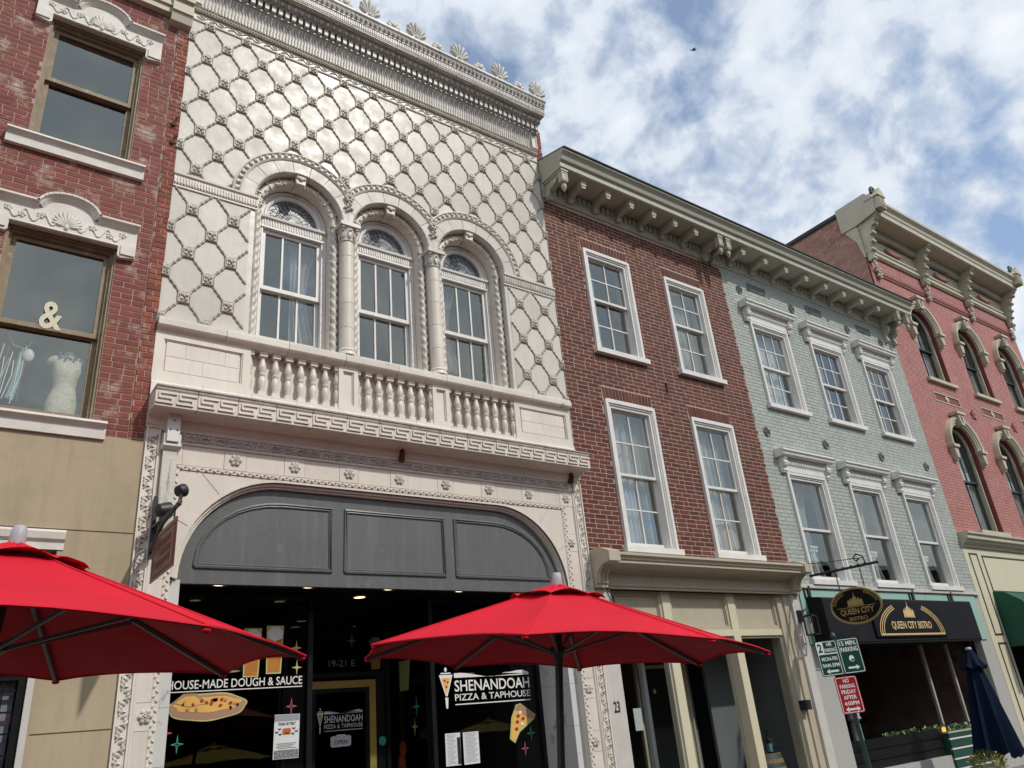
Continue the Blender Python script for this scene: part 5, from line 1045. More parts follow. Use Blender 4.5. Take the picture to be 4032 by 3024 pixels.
# ================================================================== grey painted brick building
def star_anchor(m):
    b = MB(); b.tube([(.085*math.cos(t*2*PI/18), -.012, .085*math.sin(t*2*PI/18)) for t in range(4, 15)], .013, 5)
    for k in range(5):
        a = PI/2+2*PI*k/5; b.tube([(0, -.045, 0), (.05*math.cos(a), -.03, .05*math.sin(a)), (.10*math.cos(a), -.008, .10*math.sin(a))], [.020, .014, .005], 5)
    b.sphere((0, -.05, 0), .020, 6, 4); return b.mesh('star_anchor', m, 50)
def grey_building():
    X0, X1 = 11.532, 17.95
    B = thing('grey_brick_building', (14.7, 0, .15), 'pale grey green painted brick building with six hooded white windows', 'building')
    xs = (12.06, 14.04, 16.01); W = 1.20
    OP = [(x, x+W, 6.70, 8.55, 7.63) for x in xs]+[(x, x+W, 3.43, 5.44, 4.43) for x in xs]
    wall = MB().plate(rect(X0, X1, 3.30, 9.85), [rect(o[0]+.06, o[1]-.06, o[2]+.02, o[3]-.06) for o in OP], .0005, .30).build('wall', 'mortar_grey', B)
    bl = [brect(o[0]-.006, o[1]+.006, o[2], o[3]+.006) for o in OP]+[brect(o[0]-.04, o[1]+.06, o[2], o[2]+.09) for o in OP]+[brect(x+.25, x+.83, 9.34, 9.50) for x in xs]
    brickwork(wall, X0, X1, 3.44, 9.70, bl, .0715, .222, .008, 'brick_grey', 'brick_grey_mass', proud=.004)
    for k, o in enumerate(OP):
        up = k < 3; win, (a, b2, z0, zt) = casing_window(B, *o, 3 if up else 1, 2 if up else 1, 2 if up else 1, g='glass_sky')
        h0, h1 = o[0]-.13, o[1]+.13; z = o[3]
        hd = MB().prism_x([(.01, z+.255), (-.16, z+.258), (-.16, z+.275), (-.18, z+.28), (-.19, z+.32), (-.215, z+.345), (-.215, z+.372), (-.20, z+.385), (.01, z+.41)], h0-.06, h1+.06).build('window_hood', 'white_paint', win)
        MB().box(h0+.02, h1-.02, -.055, .01, z+.002, z+.255).build('hood_frieze', 'white_paint', win)
        q = MB()
        for j in range(24): x = h0+.13+(h1-h0-.26)*(j+.5)/24; q.M = T(x, -.075, z+.165, 0, None, .55); q.box(-.011, .011, -.015, .02, -.040, .040)
        q.M = None; q.build('hood_dentils', 'white_paint', win, kind='stuff')
        MB().box(h0+.12, h1-.12, -.085, -.05, z+.215, z+.255).build('hood_bead', 'white_paint', win)
        for x in (h0+.065, h1-.065):
            c = MB(); c.prism_x([(0, -.02), (-.06, -.03), (-.075, .0), (-.06, .05), (-.075, .08), (-.12, .10), (-.13, .16), (-.11, .19), (-.13, .215), (-.15, .255), (0, .255)], -.055, .055); c.lathe([(.040, -.06), (.040, .06)], (0, -.095, .15), 10, 'x'); c.lathe([(.030, -.06), (.030, .06)], (0, -.055, .02), 10, 'x'); c.build('hood_console', 'white_paint', win, 40, M=T(x, 0, z))
        if up: curtain(win, a, b2 if k == 0 else a+.55, z0, zt-.1, .24, 'curtain_cream' if k else 'curtain', .03, 6)
        else: curtain(win, a, b2-.1, z0+.1, zt-.1, .34, 'curtain_cream', .04, 4, .5)
    for x in xs:
        v = MB(); v.frame(x+.255, x+.825, 9.345, 9.495, .020, -.020, .02); vt = v.build('vent_grille', 'star_iron', B); q = MB()
        for j in range(10): xx = x+.255+.57*(j+.5)/10; q.M = T(xx, -.016, 9.42, 0, None, .6); q.box(-.007, .007, 0, .012, -.085, .085); q.M = T(xx, -.012, 9.42, 0, None, -.6); q.box(-.006, .006, 0, .01, -.085, .085)
        q.M = None; q.build('grille_bars', 'mortar_grey', vt); MB().box(x+.26, x+.82, -.003, .004, 9.35, 9.49).build('vent_back', 'dark_room', vt)
    st = star_anchor('star_iron')
    for x in (12.01, 13.73, 15.82, 17.22): link('star_anchor', st, B, T(x, -.006, 9.26))
    for x in (11.80, 13.64, 15.65, 17.50): link('star_anchor', st, B, T(x, -.006, 6.18))
    room(B, X0+.1, X1-.1, 6.4, 9.2, .32, 3.0); room(B, X0+.1, X1-.1, 3.32, 6.3, .32, 3.0)
    e = eave(B, X0, X1+.12, 'trim_grey', None); bg, sm_ = big_bracket('trim_grey'), small_bracket('trim_grey')
    for x in (17.47, 17.88): link('bracket', bg, e, T(x, -.045, 9.934))
    for x in (17.50, 17.86):
        c = MB(); c.prism_x([(0, 9.30), (-.07, 9.30), (-.10, 9.36), (-.07, 9.44), (-.09, 9.50), (-.17, 9.56), (-.19, 9.66), (-.14, 9.74), (0, 9.76)], x-.055, x+.055); c.lathe([(.07, x-.06), (.07, x+.06)], (0, -.12, 9.65), 12, 'x'); c.lathe([(.04, x-.06), (.04, x+.06)], (0, -.06, 9.34), 10, 'x'); c.build('scroll_console', 'trim_grey', e, 40)
    bx = (11.79, 12.49, 13.18, 13.88, 14.59, 15.29, 15.99, 16.70)
    for x in bx: link('bracket', sm_, e, T(x, -.045, 9.934, 0, (1.15, 1, 1)))
    dm = MB().box(-.032, .032, -.085, -.04, 9.79, 9.90).mesh('dentil', 'trim_grey'); x = 11.60
    while x < 17.9:
        if all(abs(x-q) > .095 for q in bx+(17.47, 17.88)): link('dentil', dm, e, T(x, 0, 0))
        x += .12
    # ---- ground floor
    MB().prism_x([(.05, 3.36), (-.06, 3.362), (-.06, 3.43), (.05, 3.438)], 11.57, X1).build('sill_course', 'stone_pale', B)
    front = MB().plate(rect(11.57, X1, .15, 3.358), [rect(12.07, 17.45, .55, 2.48)], -.004, .14).build('ground_floor_wall', 'granite', B)
    for (xa, xb) in ((11.60, 13.62), (13.63, 15.66), (15.67, 17.72)): MB().box(xa, xb, -.028, -.006, 2.47, 3.352).build('teal_panel', 'teal', B)
    w = MB().frame(12.07, 17.45, .55, 2.48, .05, .25, .32).build('shop_window', 'near_black', B)
    for (xa, xb) in ((12.12, 15.53), (15.58, 16.5), (16.55, 17.40)): pane(w, xa, xb, .60, 2.43, .285, 'glass_shop', .0015)
    for x in (15.555, 16.525): MB().box(x-.025, x+.025, .255, .31, .60, 2.43).build('mullion', 'trim_grey', w)
    room(B, 11.7, 17.8, .16, 3.2, .33, 4.0, 'dark_room')
    b = MB(); b.box(12.07, 15.0, .08, .20, .15, .98); bh = b.build('bulkhead', 'near_black', B)
    for k in range(5): MB().box(12.07, 15.0, .06, .08, .20+.16*k, .345+.16*k).build('slat', 'near_black', bh)  # slats get the same even near-black as the shop frames
    shell(B, X0, X1, 9.9, 'brick_side')
    return B
GB = grey_building()

# ================================================================== pink painted brick building
def pink_building():
    X0, X1 = 17.955, 26.15; CX = (19.77, 22.25, 24.68); r = .60
    B = thing('pink_brick_building', (22, 0, .15), 'pink painted brick building with round arched windows and heavy cream cornice', 'building')
    OP = [(c, 8.72, 10.22) for c in CX]+[(c, 4.85, 6.92) for c in CX]
    wall = MB().plate(rect(X0, X1, 4.4, 12.9), [arched(c, r, a, s) for c, a, s in OP], .0005, .36).build('wall', 'mortar_pink', B)
    bl = [barch(c, r+.01, a, s) for c, a, s in OP]+[brect(c-.72, c+.72, a-.12, a) for c, a, s in OP]+[brect(c-.66, c+.66, 8.08, 8.34) for c in CX]
    brickwork(wall, X0, X1, 4.72, 12.05, bl, .0715, .222, .008, 'brick_pink', 'brick_pink_mass', proud=.004)
    for c, a, s in OP:
        win = MB().plate(arched(c, r-.005, a, s), [arched(c, r-.10, a+.05, s)], .12, .20).build('window', 'cream_trim', B)
        MB().arc(c, s, [(r-.03, .10), (r-.07, .09), (r-.09, .12), (r-.03, .13)], 0, PI, 24).build('frame_moulding', 'cream_trim', win, 40)
        for sg in (-1, 1): MB().box(c+sg*(r-.06)-.03, c+sg*(r-.06)+.03, .095, .125, a, s).build('frame_moulding', 'cream_trim', win)
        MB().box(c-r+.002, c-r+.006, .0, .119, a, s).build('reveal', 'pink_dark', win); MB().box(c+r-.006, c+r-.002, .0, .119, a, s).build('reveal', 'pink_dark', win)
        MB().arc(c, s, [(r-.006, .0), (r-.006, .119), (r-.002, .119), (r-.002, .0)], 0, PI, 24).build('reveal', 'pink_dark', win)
        md = (a+s+r)/2-.1; ri = r-.10
        sa = MB().plate(arched(c, ri, md, s), [arched(c, ri-.05, md+.05, s)], .15, .19).build('sash', 'green_sash', win); MB().box(c-.014, c+.014, .155, .185, md+.05, s+ri-.05).build('muntin', 'green_sash', win)
        pts = arched(c, ri-.05, md+.05, s)
        for sg in (-1, 1):
            pp = clip(pts, sg, 0, sg*c-.014) if sg > 0 else clip(pts, -1, 0, -c-.014); link('pane', MB().add([(x, .17, z) for x, z in pp], [tuple(range(len(pp)))]).mesh('pane', 'glass_far'), win)
        sash(win, c-ri, c+ri, a+.05, md+.03, .195, 2, 1, 'green_sash', .05, .028, 'glass_far')
        curtain(win, c-ri, c+.18, a+.1, s+.40, .27, 'curtain', .03, 5); curtain(win, c+.24, c+ri+.15, a+.1, s+.35, .30, 'curtain', .03, 3)
        MB().prism_x([(.2, a), (-.09, a-.012), (-.09, a-.10), (.0, a-.11)], c-.72, c+.72).build('sill', 'cream_trim', win)
        hd = MB().arc(c, s-.02, [(r+.01, .0), (r+.01, -.07), (r+.05, -.07), (r+.065, -.10), (r+.11, -.10), (r+.125, -.13), (r+.20, -.14), (r+.21, -.10), (r+.21, .0)], -.10, PI+.10, 30).build('window_hood', 'cream_trim', win, 35)
        for sg in (-1, 1):
            x = c+sg*(r+.11); q = MB(); q.prism([(x-.13, s-.10), (x+.13, s-.10), (x+.15, s-.03), (x-.15, s-.03)], -.17, 0); q.prism([(x-.05, s-.36), (x+.05, s-.36), (x+.10, s-.10), (x-.10, s-.10)], -.13, 0); q.prism([(x-.035, s-.42), (x+.035, s-.42), (x+.06, s-.36), (x-.06, s-.36)], -.09, 0); q.build('hood_stop', 'cream_trim', win)
        q = MB(); z = s+r; q.prism([(c-.08, z-.06), (c+.08, z-.06), (c+.14, z+.22), (c-.14, z+.22)], -.19, 0); q.prism([(c-.20, z+.22), (c+.20, z+.22), (c+.22, z+.29), (c-.22, z+.29)], -.22, 0); q.build('keystone', 'cream_trim', win); MB().prism([(c-.02, z+.0), (c+.02, z+.0), (c+.05, z+.17), (c-.05, z+.17)], -.194, -.189).build('keystone_inlay', 'pink_dark', win)
    room(B, X0+.1, X1-.1, 8.3, 11.3, .37, 3.0); room(B, X0+.1, X1-.1, 4.45, 7.8, .37, 3.0)
    for c in CX:
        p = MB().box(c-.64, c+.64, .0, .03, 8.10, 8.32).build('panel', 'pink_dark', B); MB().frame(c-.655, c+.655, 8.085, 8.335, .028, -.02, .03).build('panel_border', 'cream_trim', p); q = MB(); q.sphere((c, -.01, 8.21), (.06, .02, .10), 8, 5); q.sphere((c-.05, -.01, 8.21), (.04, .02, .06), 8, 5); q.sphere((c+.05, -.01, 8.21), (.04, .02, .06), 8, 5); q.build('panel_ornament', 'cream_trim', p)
    for x in (20.97, 23.35):
        q = MB(); pts = []
        for t in range(10): rr_ = .15 if t % 2 == 0 else .06; pts.append((x+rr_*math.cos(PI/2+t*PI/5), 7.98+rr_*math.sin(PI/2+t*PI/5)))
        q.prism(pts, -.03, 0); q.build('star_anchor', 'pink_dark', B)
    # corbelled band
    bx = (18.22, 20.72, 23.25, 25.88)
    for a, b2 in zip(bx, bx[1:]):
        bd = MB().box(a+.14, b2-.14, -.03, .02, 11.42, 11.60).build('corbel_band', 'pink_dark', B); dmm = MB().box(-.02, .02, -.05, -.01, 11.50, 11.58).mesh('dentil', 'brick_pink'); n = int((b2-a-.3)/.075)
        for j in range(n): link('dentil', dmm, bd, T(a+.16+(b2-a-.32)*(j+.5)/n, 0, 0))
    for x in bx:
        q = MB()
        for j in range(7): q.sphere((x+.07*math.sin(j*2.1), -.07, 11.62-.05*j), (.08-.006*j, .06, .05), 7, 4)
        q.build('corbel_ornament', 'cream_trim', B, 60)
    # cornice
    cn = MB().prism_x([(.02, 12.0), (-.06, 12.0), (-.06, 12.03), (-.09, 12.04), (-.09, 12.10), (-.05, 12.11), (-.05, 12.20), (-.08, 12.21), (-.08, 12.26), (-.03, 12.27), (-.03, 12.70), (-.12, 12.74), (-.16, 12.86), (-.55, 12.88), (-.55, 12.90), (-.58, 12.91), (-.58, 13.06), (-.60, 13.07), (-.62, 13.15), (-.70, 13.24), (-.70, 13.32), (.02, 13.50)], X0, X1).build('cornice', 'cream_trim', B, 25)
    q = MB(); n = 150
    for j in range(n): x = X0+.2+(X1-X0-.4)*(j+.5)/n; q.M = T(x, -.10, 12.72, 0, None, .6); q.box(-.016, .016, -.06, .04, -.075, .075)
    q.M = None; q.build('rope_frieze', 'cream_trim', cn, kind='stuff')
    kb = MB(); kb.prism_x([(0, 11.78), (-.06, 11.76), (-.10, 11.82), (-.09, 11.95), (-.13, 12.02), (-.12, 12.14), (-.19, 12.20), (-.18, 12.34), (-.24, 12.42), (-.24, 12.55), (-.33, 12.64), (-.36, 12.75), (-.46, 12.80), (-.52, 12.88), (0, 12.88)], -.09, .09)
    for (y, z, rr_) in ((-.10, 11.84, .06), (-.15, 12.08, .05), (-.20, 12.30, .06), (-.27, 12.52, .06), (-.38, 12.74, .06)): kb.lathe([(rr_, -.10), (rr_, .10)], (0, y, z), 10, 'x')
    kb.tube([(0, -.12, 11.66+.07*math.sin(t*2*PI/10)) if False else (.05*math.cos(t*2*PI/10), -.10, 11.72+.09*math.sin(t*2*PI/10)) for t in range(11)], .02, 6); km = kb.mesh('cornice_bracket', 'cream_trim', 40)
    for x in (18.06, 20.72, 23.25, 26.03): link('cornice_bracket', km, cn, T(x, -.03, 0))
    for a, b2 in zip((18.06, 20.72, 23.25), (20.72, 23.25, 26.03)):
        c = (a+b2)/2; q = MB()
        for j in range(9): u = (j-4)/4; q.sphere((c+u*.33, -.08, 12.42+.05*u*u-.05), (.06, .05, .07), 7, 4)
        q.build('swag', 'brick_pink', cn, 60)
    for x in (X0+.118, X1-.02):
        q = MB(); q.box(x-.16, x+.16, -.76, -.40, 13.02, 13.36); q.prism([(x-.20, 13.36), (x+.20, 13.36), (x+.02, 13.62), (x-.02, 13.62)], -.80, -.40)
        for j in range(4): q.box(x-.13+.07*j, x-.10+.07*j, -.785, -.76, 13.06, 13.32)
        q.build('end_block', 'cream_trim', cn)
        q = MB()
        for j in range(9): a = PI*j/8; q.sphere((x+.10*math.cos(a), -.62, 13.56+.16*math.sin(a)), (.045, .05, .06), 6, 4)
        q.build('end_finial', 'green_paint', cn, 60)
    # side wall towards the grey building
    sd = MB().box(X0, X0+.30, .365, 12.0, .15, 13.42).build('side_wall', 'mortar_side', B)
    M2 = Matrix(((0, 1, 0, X0), (-1, 0, 0, 0), (0, 0, 1, 0), (0, 0, 0, 1)))
    brickwork(sd, -12.0, -.05, 10.2, 13.40, [], .0715, .222, .008, 'brick_side', 'brick_side_mass', T2=M2, proud=.004)
    MB().prism_x([(-.02, 11.9), (.03, 11.9), (.10, 12.4), (.34, 12.84), (-.02, 12.84)], X0-.035, X0-.008).build('corner_board', 'cream_trim', B); MB().box(X0-.05, X0+.34, -.02, 12.1, 13.42, 13.52).build('coping', 'roof_dark', B)
    MB().prism_x([(-.02, 12.85), (-.60, 12.95), (-.66, 13.34), (-.45, 13.60), (.40, 13.58), (.40, 12.85)], X0-.06, X0-.002).build('cornice_return', 'cream_trim', cn)
    # ---- shopfront
    MB().prism_x([(.02, 4.40), (-.05, 4.40), (-.06, 4.45), (-.14, 4.50), (-.14, 4.53), (-.20, 4.56), (-.20, 4.62), (-.24, 4.66), (-.24, 4.70), (.02, 4.73)], X0, X1).build('shop_cornice', 'cream_trim', B, 25)
    f = MB().plate(rect(X0, X1, .15, 4.40), [rect(18.62, 25.6, .6, 3.2)], -.01, .14).build('shopfront', 'cream_paint', B)
    for (xa, xb, za, zb) in ((18.16, 18.54, 2.55, 4.28), (18.16, 18.54, .5, 2.40), (18.74, 21.0, 3.45, 4.25), (21.2, 23.4, 3.45, 4.25)):
        MB().frame(xa, xb, za, zb, .03, -.022, -.009).build('panel_moulding', 'green_sash', f)
    w = MB().frame(18.62, 25.6, .6, 3.2, .07, .0, .10).build('shop_window', 'cream_trim', B); pane(w, 18.7, 25.5, .7, 3.1, .06, 'glass_shop', .001); room(B, 18.5, 25.7, .3, 3.3, .15, 3, 'dark_room')
    shell(B, X0+.31, X1, 13.3, 'brick_side', .37)
    return B
PB = pink_building()

# ================================================================== umbrellas
def umbrella(label, C, Nv, phi, H, rr, seed, cloth='red_canvas', nm='red_umbrella', grp='open red market umbrellas'):
    rg = random.Random(seed); N = Vector(Nv).normalized(); e1 = Vector((0, 1, 0)).cross(N).normalized(); e2 = N.cross(e1)
    M = Matrix(((e1.x, e2.x, N.x, C[0]), (e1.y, e2.y, N.y, C[1]), (e1.z, e2.z, N.z, C[2]), (0, 0, 0, 1)))
    base = M @ Vector((0, 0, -(C[2]-.16)/N.z))
    U = thing(nm, base, label, 'umbrella', grp)
    def ring(k, s, z): a = phi+2*PI*k/8; return Vector((rr*s*math.cos(a), rr*s*math.sin(a), z))
    def skin(s0, s1, zf, nt_=10, ns=14, hem=.03, wr=.006):
        vs = []; fs = []
        for k in range(8):
            o = len(vs)
            for i in range(ns+1):
                s = s0+(s1-s0)*i/ns; a, b = ring(k, s, zf(s)), ring(k+1, s, zf(s))
                for j in range(nt_+1):
                    t = j/nt_; p = a.lerp(b, t); q = 4*t*(1-t)
                    p = p*(1-hem*q*(s/s1)**2); p.z = zf(s)-.022*q*math.sin(PI*min(1, (s-s0)/(s1-s0)*1.0))+(.028*q if i == ns else .028*q*(s/s1)**3)
                    p.z += (wr*math.sin(9*s+3.1*k+5*t)+.35*wr*math.sin(31*s+7*t+k))*q
                    vs.append(tuple(p))
            for i in range(ns):
                for j in range(nt_): A = o+i*(nt_+1)+j; fs.append((A, A+1, A+nt_+2, A+nt_+1))
        return MB().add(vs, fs)
    zf = lambda s: H*(1-s)*.93+.0-.05*math.sin(PI*s)*0
    b = skin(.16, 1.0, zf); me = b.mesh('canopy', cloth); me.polygons.foreach_set('use_smooth', [True]*len(me.polygons)); me.set_sharp_from_angle(angle=R(9)); link('canopy', me, U, M)
    zc = lambda s: H*(1-s)*.945+.012-.05*max(0, s-.20)
    b = skin(.015, .245, zc, 8, 5, -.03, .006); me = b.mesh('vent_cap', cloth); me.polygons.foreach_set('use_smooth', [True]*len(me.polygons)); me.set_sharp_from_angle(angle=R(12)); link('vent_cap', me, U, M)
    rib = MB(); rib.box(.03, 1.0, -.009, .009, -.011, .011); rm = rib.mesh('rib', 'rib_grey')
    for k in range(8):
        a = phi+2*PI*k/8; p0, p1 = Vector((.05*math.cos(a), .05*math.sin(a), H*.93-.035)), ring(k, .985, .012-.02); d = p1-p0
        mr = Matrix.Translation(p0) @ d.to_track_quat('X', 'Z').to_matrix().to_4x4() @ Matrix.Diagonal((d.length, 1, 1, 1)); link('rib', rm, U, M @ mr)
        q0, q1 = Vector((.045*math.cos(a), .045*math.sin(a), .02)), ring(k, .50, zf(.5)-.03); d = q1-q0; mr = Matrix.Translation(q0) @ d.to_track_quat('X', 'Z').to_matrix().to_4x4() @ Matrix.Diagonal((d.length, .8, .8, 1)); link('strut', rm, U, M @ mr)
        sm = MB(); sm.tube([tuple(ring(k, s_, zf(s_)+.002)) for s_ in (.17, .4, .6, .8, 1.0)], .0045, 5); sm.build('seam', cloth, U, M=M)
        a_, b_ = ring(k, 1.0, 0), ring(k+1, 1.0, 0); hm = MB(); hp = []
        for j in range(9): t = j/8; q_ = 4*t*(1-t); p_ = a_.lerp(b_, t)*(1-.03*q_); p_.z = .028*q_+.004*math.sin(9+3.1*k+5*t)*q_; hp.append(tuple(p_))
        hm.tube(hp, .006, 5); hm.build('hem', cloth, U, M=M)
        pk = MB(); c = ring(k, .985, -.012); pk.sphere(tuple(c), (.022, .022, .012), 7, 5); pk.build('rib_pocket', cloth, U, 60, M=M)
    MB().lathe([(.030, -.05), (.032, -.01), (.065, .015), (.065, .05), (.03, .055)], seg=16).build('runner', 'pole_dark', U, 40, M=M)
    MB().lathe([(.045, H*.93-.07), (.05, H*.93-.03), (.03, H*.93-.01)], seg=14).build('hub', 'pole_dark', U, 40, M=M)
    MB().lathe([(.036, H*.93), (.036, H+.0), (.031, H+.045), (.024, H+.053), (.001, H+.055)], seg=16).build('finial', 'finial_grey', U, 40, M=M)
    MB().lathe([(.026, -(C[2]-.16)/N.z), (.026, H*.93)], seg=12).build('pole', 'pole_dark', U, 40, M=M)
    MB().lathe([(.30, .15), (.30, .19), (.24, .23), (.05, .25), (.045, .42)], (base.x, base.y, 0), 20).build('base', 'black_metal', U, 40)
    return U
umbrella('open red market umbrella in front of the white terracotta shopfront entrance', (3.471, -3.545, 2.073), (.067, -.056, 1), 3.125, .496, 1.37, 1)
umbrella('open red market umbrella cut by the left edge, before the tan stucco wall', (.237, -3.522, 2.157), (.061, -.020, 1), -1.11, .529, 1.37, 2)

def closed_umbrella(label, x, y, z0, z1, lean, name='navy_umbrella'):
    M = T(x, y, .16, 0, None, lean[0], lean[1]); U = thing(name, (x, y, .16), label, 'umbrella')
    vs = []; fs = []; n = 48; rows = 14; h0, h1 = z0-.16, z1-.16
    for i in range(rows+1):
        u = i/rows; r = .055+.27*u**.85; zz = h1-(h1-h0)*u
        for k in range(n):
            a = 2*PI*k/n; f = 1+.22*u**.6*math.cos(8*a+.5*u)+.05*math.cos(16*a); zr = zz+(.05*math.cos(8*a) if i == rows else 0); vs.append((r*f*math.cos(a), r*f*math.sin(a), zr))
    for i in range(rows):
        for k in range(n): k2 = (k+1) % n; fs.append((i*n+k, i*n+k2, (i+1)*n+k2, (i+1)*n+k))
    MB().add(vs, fs).build('folded_canopy', 'navy', U, 60, M=M)
    vs = []; fs = []
    for i in range(5):
        u = i/4; r = .05+.15*u
        for k in range(n): a = 2*PI*k/n; f = 1+.16*u*math.cos(8*a); vs.append((r*f*math.cos(a), r*f*math.sin(a), h1+.03-.30*u+(.03*math.cos(8*a) if i == 4 else 0)))
    for i in range(4):
        for k in range(n): k2 = (k+1) % n; fs.append((i*n+k, i*n+k2, (i+1)*n+k2, (i+1)*n+k))
    MB().add(vs, fs).build('vent_cap', 'navy', U, 60, M=M)
    MB().lathe([(.05, h1+.02), (.05, h1+.05), (.04, h1+.07), (.001, h1+.072)], seg=14).build('finial', 'finial_grey', U, 40, M=M); MB().lathe([(.024, 0), (.024, h1)], seg=10).build('pole', 'black_metal', U, 40, M=M); MB().lathe([(.26, 0), (.26, .04), (.05, .08)], seg=18).build('base', 'black_metal', U, 40, M=M)
closed_umbrella('folded navy umbrella standing before the bistro window', 14.50, -1.05, .56, 2.17, (.03, .0))

# ================================================================== hanging sign and floodlights by the left pier
def left_sign():
    S = thing('sign_backboard', (1.64, -.02, 3.5), 'peeling white timber board bolted beside the left terracotta pier', 'board')
    MB().box(1.575, 1.705, -.075, -.02, 3.50, 4.53).build('board', 'peeling', S); c = MB(); c.box(1.585, 1.70, -.14, -.04, 4.54, 4.83); c.build('hanger_plate', 'white_paint', S); MB().box(1.565, 1.725, -.11, -.02, 4.525, 4.63).build('cap_box', 'white_paint', S); MB().prism_x([(-.02, 4.47), (-.085, 4.47), (-.12, 4.50), (-.12, 4.525), (-.02, 4.525)], 1.56, 1.73).build('cap_moulding', 'white_paint', S)
    for (x, z) in ((1.61, 4.66), (1.675, 4.66), (1.64, 4.76)): MB().sphere((x, -.142, z), (.010, .006, .010), 8, 4).build('bolt', 'galv_green', S)
    H = thing('hanging_sign', (1.55, -.6, 3.13), 'maroon glass shop sign hung edge-on from a black bracket by the left pier', 'sign')
    MB().box(1.545, 1.557, -1.0, -.20, 3.13, 3.55).build('panel', 'maroon', H); MB().tube([(1.541, -.96, 3.17), (1.541, -.24, 3.17), (1.541, -.24, 3.51), (1.541, -.96, 3.51), (1.541, -.96, 3.17)], .003, 4).build('panel_border', 'vinyl_crust', H)
    for k, w in enumerate((.50, .38, .44)):
        b = MB()
        n = int(w/.055)
        for j in range(n): y = -.85+.06*j; b.box(1.5425, 1.5445, y, y+.036+.012*((j*7+k) % 2), 3.40-.085*k, 3.45-.085*k)
        b.build('lettering', 'pink_dark', H)
    b = MB(); b.box(1.535, 1.567, -.10, -.055, 3.38, 3.98); b.tube([(1.55, -.08, 3.44), (1.55, -.48, 3.62), (1.55, -1.06, 3.66)], .020, 6); b.tube([(1.55, -.08, 3.68), (1.55, -1.05, 3.64)], .016, 6); b.tube([(1.55, -.30, 3.55), (1.55, -.30, 3.66)], .008, 5); b.tube([(1.55, -.9, 3.55), (1.55, -.9, 3.65)], .008, 5); b.build('bracket', 'black_metal', H, 40)
    F = thing('floodlight', (1.58, -.1, 3.6), 'black floodlight with dark lens at the foot of the peeling board', 'lamp'); M = T(1.60, -.26, 3.80, R(20), None, R(80), 0)
    MB().lathe([(.03, -.08), (.06, -.065), (.075, .0), (.08, .045), (.072, .05), (.068, .04)], seg=18).build('housing', 'black_metal', F, 40, M=M); MB().tube([(1.60, -.26, 3.80), (1.58, -.08, 3.62)], .02, 6).build('arm', 'black_metal', F)
    F = thing('floodlight', (1.62, -.9, 3.7), 'small black floodlight clamped on the outer end of the sign bracket', 'lamp'); M = T(1.585, -.92, 3.80, R(30), None, R(70), 0)
    MB().lathe([(.02, -.045), (.048, -.04), (.058, .0), (.058, .025), (.05, .03)], seg=18).build('housing', 'black_metal', F, 40, M=M); MB().tube([(1.585, -.92, 3.80), (1.56, -1.0, 3.66)], .016, 6).build('arm', 'black_metal', F)
left_sign()

# ================================================================== bistro signs, awning and front
def logo_house(b, cx, z, s, P):
    """little domed town hall: P maps (x, z, layer) to a polygon call"""
    def bx(x0, x1, z0, z1): P(b, [(cx+x0*s, z+z0*s), (cx+x1*s, z+z0*s), (cx+x1*s, z+z1*s), (cx+x0*s, z+z1*s)])
    bx(-1.0, 1.0, -.10, -.02)
    for (x, w, h) in ((-.78, .16, .42), (-.44, .17, .55), (.44, .17, .55), (.78, .16, .42)): bx(x-w, x+w, 0, h); P(b, [(cx+(x-w)*s, z+h*s), (cx+(x+w)*s, z+h*s), (cx+x*s, z+(h+.26)*s)])
    bx(-.27, .27, 0, .62); P(b, [(cx+.26*s*math.cos(t*PI/8), z+(.62+.36*math.sin(t*PI/8))*s) for t in range(9)]); bx(-.04, .04, .95, 1.15); P(b, [(cx-.05*s, z+1.15*s), (cx+.05*s, z+1.15*s), (cx, z+1.40*s)])
